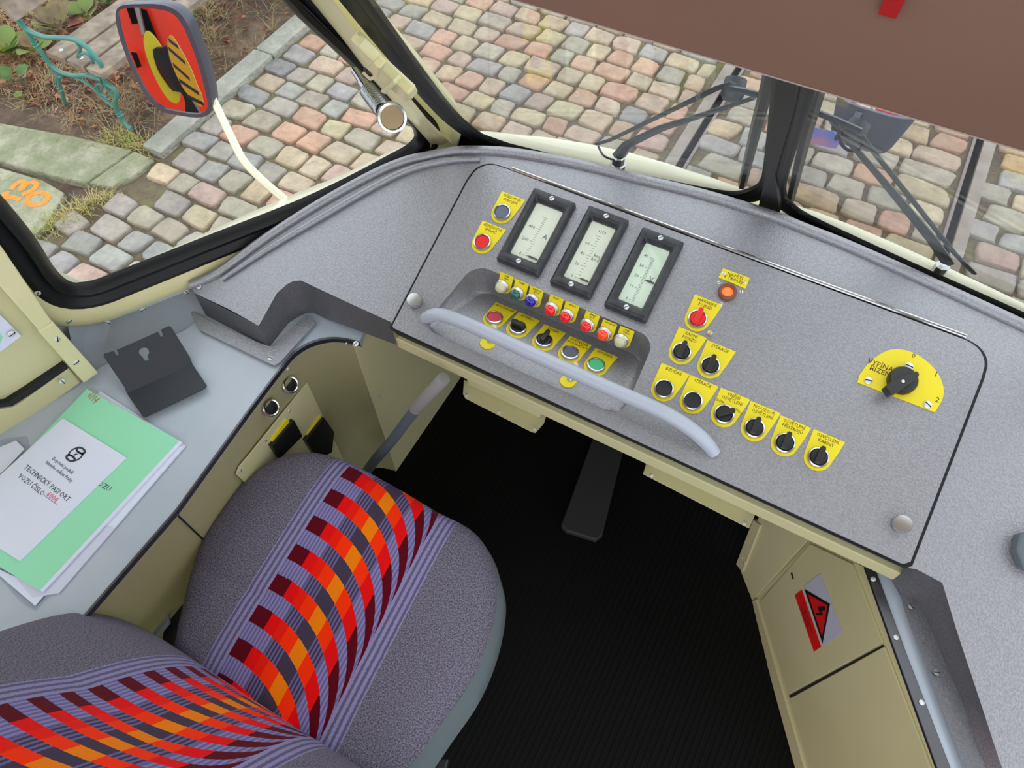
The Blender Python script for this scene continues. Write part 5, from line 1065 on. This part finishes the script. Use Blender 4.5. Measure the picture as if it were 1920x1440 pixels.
for q, k, L, lab, mi in plants:
    p = Z(GR+0.02).at(q); t = Thing('leafy_plant', lab, 'plant', (p.x, p.y, GR-0.02), 'leafy plants in the bed'); r_ = random.Random(int(q[0]*7+q[1]))
    for i in range(k):
        m_ = leafm[mi] if r_.random() < 0.6 else leafm[r_.choice((0, 1, 3))]
        if mi == 1 and i == 1: m_ = leafm[2]
        leaf(V3((p.x, p.y, GR-0.015+0.02*r_.random())), 2*pi*i/k+r_.uniform(-.4, .4), L*r_.uniform(0.75, 1.15), L*0.33*r_.uniform(0.85, 1.15), radians(r_.uniform(25, 60)), m_, t)
# ---- bench
iron = mat('green painted cast iron', lin(72, 140, 128), 0.35, coat=0.2); wood = mat('weathered grey wood', lin(166, 152, 136), 0.85, var=(14, lin(132, 118, 104), 8), bump=(20, 0.4, 0.004))
YB = 1.985; BP = Pl((0, YB, 0), (1, 0, 0), (0, 0, 1)); B_ = lambda pts: [BP.at((x/5.5375, y_/5.5375)) for x, y_ in pts]
bn = Thing('park_bench', 'green cast iron park bench with weathered grey planks in the planting bed', 'bench', (-3.85, 2.4, GR-0.02))
armr = [(-30, -90), (20, 0), (90, 110), (200, 235), (320, 330), (470, 385), (620, 392), (740, 402), (850, 450), (950, 545), (1030, 640), (1062, 705)]
curves = [('armrest', armr, 0.0135), ('leg', [(1062, 700), (1075, 800), (1110, 870), (1175, 915), (1212, 990), (1195, 1070), (1215, 1150), (1260, 1240), (1320, 1310), (1365, 1338)], 0.0135), ('seat_support', [(160, 150), (240, 260), (300, 350), (365, 465), (430, 545), (520, 665), (620, 745), (760, 785), (900, 785), (1060, 830)], 0.0135),
 ('leg', [(500, 640), (560, 740), (605, 800), (618, 880), (640, 950), (665, 1040), (705, 1115)], 0.0115), ('scroll', [(790, 430), (830, 500), (808, 590), (830, 670), (900, 745), (980, 790), (1050, 785)], 0.009), ('scroll', [(815, 580), (870, 550), (930, 580), (962, 640), (940, 690), (900, 670)], 0.009), ('brace', [(780, 800), (880, 850), (980, 930), (1080, 1030), (1190, 1120)], 0.009), ('scroll', [(1000, 895), (1030, 872), (1062, 900), (1055, 935)], 0.007), ('scroll', [(1010, 905), (1040, 970), (1110, 1010)], 0.007), ('scroll', [(1080, 860), (1130, 950), (1190, 1020)], 0.009), ('leg_top', [(640, 805), (590, 800), (585, 860), (612, 910)], 0.009)]
fr_ = []
for nm, pts, r in curves: put(nm, tube(catmull(B_(pts), 5), r, 8), iron, bn, smooth=80)
for q in ((1060, 712), (365, 462), (628, 925), (1240, 1185)):
    p = B_([q])[0]; put('collar', lathe([(0.012, -0.012), (0.018, -0.010), (0.018, -0.003), (0.014, 0), (0.018, 0.003), (0.018, 0.010), (0.012, 0.012)], Matrix.Translation(p) @ Matrix.Rotation(radians(-20), 4, 'Y'), 14), iron, bn, smooth=60)
zs = -0.465
for x0, x1 in ((-3.91, -3.775), (-3.755, -3.635), (-3.615, -3.50)):
    pk = put('seat_plank', prism([(x0, 1.94, zs), (x1, 1.94, zs), (x1, 3.75, zs), (x0, 3.75, zs)], (0, 0, -0.035)), wood, bn, bevel=0.004)
    put('bolt', lathe([(0.011, 0), (0.008, 0.004), (0, 0.005)], Matrix.Translation(((x0+x1)/2, 1.99, zs)), 12), steel, (bn, pk))
for z0 in (-0.33, -0.18): put('back_plank', prism([(-4.02-(z0+.33)*0.35, 1.94, z0), (-4.02-(z0+.33)*0.35, 3.75, z0), (-4.06-(z0+.33)*0.35, 3.75, z0+0.11), (-4.06-(z0+.33)*0.35, 1.94, z0+0.11)], (-0.03, 0, -0.005)), wood, bn, bevel=0.003)
for nm, pts, r in curves[:4]: put(nm, tube([p+V3((0, 1.72, 0)) for p in catmull(B_(pts), 3)], r, 6), iron, bn, smooth=80)
# ================================================================ PERSON WITH A BAG
def skin_obj(name, verts, edges, m, parent, sub=2, root=0):
    """verts: (point, radius)"""
    me = bpy.data.meshes.new(name); me.from_pydata([tuple(v[0]) for v in verts], edges, []); o = bpy.data.objects.new(name, me); link(o)
    sk = o.modifiers.new('skin', 'SKIN'); lay = me.skin_vertices[0].data if me.skin_vertices else None
    if lay is None:
        bpy.context.view_layer.objects.active = o; bpy.ops.mesh.customdata_skin_add() if hasattr(bpy.ops.mesh, 'customdata_skin_add') else None; lay = me.skin_vertices[0].data
    for i, v in enumerate(verts): lay[i].radius = (v[1], v[1]) if isinstance(v[1], (int, float)) else v[1]; lay[i].use_root = (i == root)
    ss = o.modifiers.new('sub', 'SUBSURF'); ss.levels = sub; ss.render_levels = sub
    dg = bpy.context.evaluated_depsgraph_get(); em = bpy.data.meshes.new_from_object(o.evaluated_get(dg)); bpy.data.objects.remove(o); bpy.data.meshes.remove(me)
    bm = bmesh.new(); bm.from_mesh(em); bpy.data.meshes.remove(em); return put(name, bm, m, parent, smooth=180)
skinm = mat('skin', lin(238, 196, 176), 0.5); redj = mat('red jacket', lin(200, 30, 44), 0.7); dkc = mat('dark navy cloth', lin(44, 46, 60), 0.8, bump=(200, 0.2, 0.002))
pr = Thing('person', 'person in a red and dark jacket bending down to hold a phone outside the windscreen', 'person', (0.22, 4.45, GR))
wr = depth((1622, 172), 3.42); hb = depth((1618, 196), 3.42); ph_ = depth((1512, 238), 3.42); wl_ = depth((1513, 190), 3.50)
pel = V3((0.22, 4.62, -0.05)); ch = V3((0.17, 4.32, 0.28)); nk = V3((0.13, 4.14, 0.42)); hd_ = V3((0.10, 3.98, 0.48)); sr_ = V3((-0.03, 4.18, 0.32)); sl_ = V3((0.31, 4.14, 0.32))
er = V3((-0.10, 3.95, 0.06)); el = V3((0.33, 3.92, 0.05))
vb_ = [(pel, 0.13), (ch, 0.14), (nk, 0.055), (hd_, 0.085), (hd_+V3((0, -0.02, -0.06)), 0.07), (sr_, 0.055), (er, 0.04), (wl_, 0.026), (sl_, 0.055), (el, 0.04), (wr, 0.026), (pel+V3((-0.1, 0.02, -0.06)), 0.09), (V3((0.08, 4.45, -0.42)), 0.06), (V3((0.07, 4.60, -0.80)), 0.04), (V3((0.07, 4.48, -0.875)), 0.03), (pel+V3((0.1, 0.02, -0.06)), 0.09), (V3((0.36, 4.45, -0.42)), 0.06), (V3((0.37, 4.60, -0.80)), 0.04), (V3((0.37, 4.48, -0.875)), 0.03)]
eb = [(0, 1), (1, 2), (2, 3), (3, 4), (1, 5), (5, 6), (6, 7), (1, 8), (8, 9), (9, 10), (0, 11), (11, 12), (12, 13), (13, 14), (0, 15), (15, 16), (16, 17), (17, 18)]
def hand(w, tip, flip):
    d = (tip-w).normalized(); s = d.cross(V3((0, -0.5, 1))).normalized(); nn_ = s.cross(d); i0 = len(vb_)
    vb_.append((w+d*0.045, (0.030, 0.016))); src = 7 if flip > 0 else 10; eb.append((src, i0))
    vb_.append((w+d*0.075, (0.036, 0.014))); eb.append((i0, i0+1))
    for k, L in enumerate((0.062, 0.072, 0.068, 0.052)):
        o = s*(0.027-0.018*k)*flip; j = len(vb_)
        vb_.append((w+d*0.095+o, 0.009)); vb_.append((w+d*(0.095+L*0.5)+o-nn_*0.010, 0.0085)); vb_.append((w+d*(0.095+L*0.85)+o-nn_*0.032, 0.007)); eb.extend([(i0+1, j), (j, j+1), (j+1, j+2)])
    j = len(vb_); vb_.append((w+d*0.06+s*0.042*flip, 0.011)); vb_.append((w+d*0.095+s*0.055*flip-nn_*0.012, 0.009)); eb.extend([(i0, j), (j, j+1)])
hand(wl_, ph_, 1); hand(wr, hb, -1)
body = skin_obj('body', vb_, eb, skinm, pr, 1)
jk = [(pel+V3((0, -.02, .06)), 0.15), (ch, 0.16), (nk-V3((0, 0, .05)), 0.08), (sr_, 0.07), (er, 0.055), (er.lerp(wl_, 0.62), 0.044), (sl_, 0.07), (el, 0.055), (el.lerp(wr, 0.80), 0.044)]
put_j = skin_obj('jacket', jk, [(0, 1), (1, 2), (1, 3), (3, 4), (4, 5), (1, 6), (6, 7), (7, 8)], redj, pr, 2)
skin_obj('trousers', [(pel, 0.145), (pel+V3((-0.1, 0.02, -0.08)), 0.105), (V3((0.08, 4.45, -0.42)), 0.075), (V3((0.07, 4.60, -0.80)), 0.06), (pel+V3((0.1, 0.02, -0.08)), 0.105), (V3((0.36, 4.45, -0.42)), 0.075), (V3((0.37, 4.60, -0.80)), 0.06)], [(0, 1), (1, 2), (2, 3), (0, 4), (4, 5), (5, 6)], dkc, pr, 2)
bm = bmesh.new(); bmesh.ops.create_uvsphere(bm, u_segments=20, v_segments=12, radius=0.105, matrix=Matrix.Translation(hd_+V3((0, 0.02, 0.025))) @ Matrix.Diagonal((0.92, 1.05, 1, 1)))
put('hair', bm, mat('brown hair', lin(70, 50, 40), 0.7), pr, smooth=180)
for sx in (-1, 1):
    bm = bmesh.new(); bmesh.ops.create_uvsphere(bm, u_segments=10, v_segments=6, radius=0.012, matrix=Matrix.Translation(hd_+V3((0.03*sx, -0.085, -0.03)))); put('eye', bm, black, pr, smooth=180)
    put('shoe', prism([(0.22+0.145*sx-0.045, 4.36, GR), (0.22+0.145*sx+0.045, 4.36, GR), (0.22+0.145*sx+0.04, 4.64, GR), (0.22+0.145*sx-0.04, 4.64, GR)], (0, 0, 0.08)), black, pr, bevel=0.02)
M = Matrix.Translation(wr.lerp(hb, 0.12)) @ (hb-wr).to_track_quat('Z', 'Y').to_matrix().to_4x4()
put('wristwatch', lathe([(0.029, -0.008), (0.033, -0.007), (0.033, 0.007), (0.029, 0.008)], M, 20), steel, pr, smooth=30)
# phone
Pp = Pl(depth((1543, 258), 3.40), depth((1577, 262), 3.38)-depth((1520, 250), 3.40), V3((0, 0.4, 0.9)))
ph2 = Thing('smartphone', 'blue and violet smartphone held by the person outside', 'phone', Pp.p(0, 0))
put('case', plate(Pp, rrect(-0.075, 0.075, -0.036, 0.036, 0.010), -0.004, 0.004), mat('blue violet phone case', lin(80, 100, 170), 0.2, var=(9, lin(150, 100, 130))), ph2, bevel=0.001)
put('camera_module', plate(Pp, rrect(0.048, 0.066, 0.0, 0.028, 0.008), 0.004, 0.006) if Pp.n.dot(EYE-Pp.o) > 0 else plate(Pp, rrect(0.048, 0.066, 0.0, 0.028, 0.008), -0.006, -0.004), black, ph2)
# bag
bc = depth((1630, 226), 3.5); bg = Thing('shoulder_bag', 'open dark grey shoulder bag hanging in front of the person outside', 'bag', bc-V3((0, 0, 0.2)))
bagm = mat('dark grey bag cloth', lin(74, 78, 92), 0.7, bump=(120, 0.3, 0.003)); bin_ = mat('bag lining', lin(36, 36, 44), 0.9)
def oval(rx, ry, z, dy=0, n=28): return [bc+V3((rx*math.copysign(abs(cos(2*pi*k/n))**0.7, cos(2*pi*k/n)), dy+ry*math.copysign(abs(sin(2*pi*k/n))**0.7, sin(2*pi*k/n)), z)) for k in range(n)]
bm = bmesh.new(); R = [[bm.verts.new(p) for p in oval(*a)] for a in ((0.09, 0.03, -0.13), (0.135, 0.06, -0.12), (0.15, 0.075, -0.08), (0.165, 0.085, 0.0), (0.185, 0.10, 0.11), (0.183, 0.098, 0.118), (0.176, 0.092, 0.112), (0.15, 0.07, -0.04), (0.09, 0.04, -0.09))]
for a, b in zip(R, R[1:]):
    for i in range(28): bm.faces.new((a[i], a[(i+1) % 28], b[(i+1) % 28], b[i]))
bm.faces.new(R[0]); bm.faces.new(R[-1]); put('bag_body', bm, bagm, bg, smooth=60)
put('zip_edge', tube(oval(0.183, 0.098, 0.12), 0.006, 8, closed=True), mat('zip tape', lin(110, 118, 138), 0.5), bg, smooth=80)
put('strap_tab', prism([bc+V3(p) for p in ((-0.075, -0.105, 0.10), (-0.045, -0.105, 0.10), (-0.055, -0.093, -0.10), (-0.085, -0.093, -0.10))], (0, -0.006, 0)), mat('strap webbing', lin(104, 110, 130), 0.6), bg)
put('shoulder_strap', tube(catmull([bc+V3((-0.2, 0, 0.11)), bc+V3((-0.12, 0.2, 0.4)), nk+V3((0, 0.0, 0.06)), bc+V3((0.2, 0.25, 0.4)), bc+V3((0.2, 0, 0.11))], 6), 0.012, 8, flat=0.4), bagm, bg, smooth=80)
top('bag_contents', prism([bc+V3(p) for p in ((-0.14, -0.05, -0.03), (0.14, -0.05, -0.03), (0.14, 0.05, -0.03), (-0.14, 0.05, -0.03))], (0, 0, 0.08)), redj, 'red cloth lying inside the open grey bag', 'cloth', bevel=0.02)
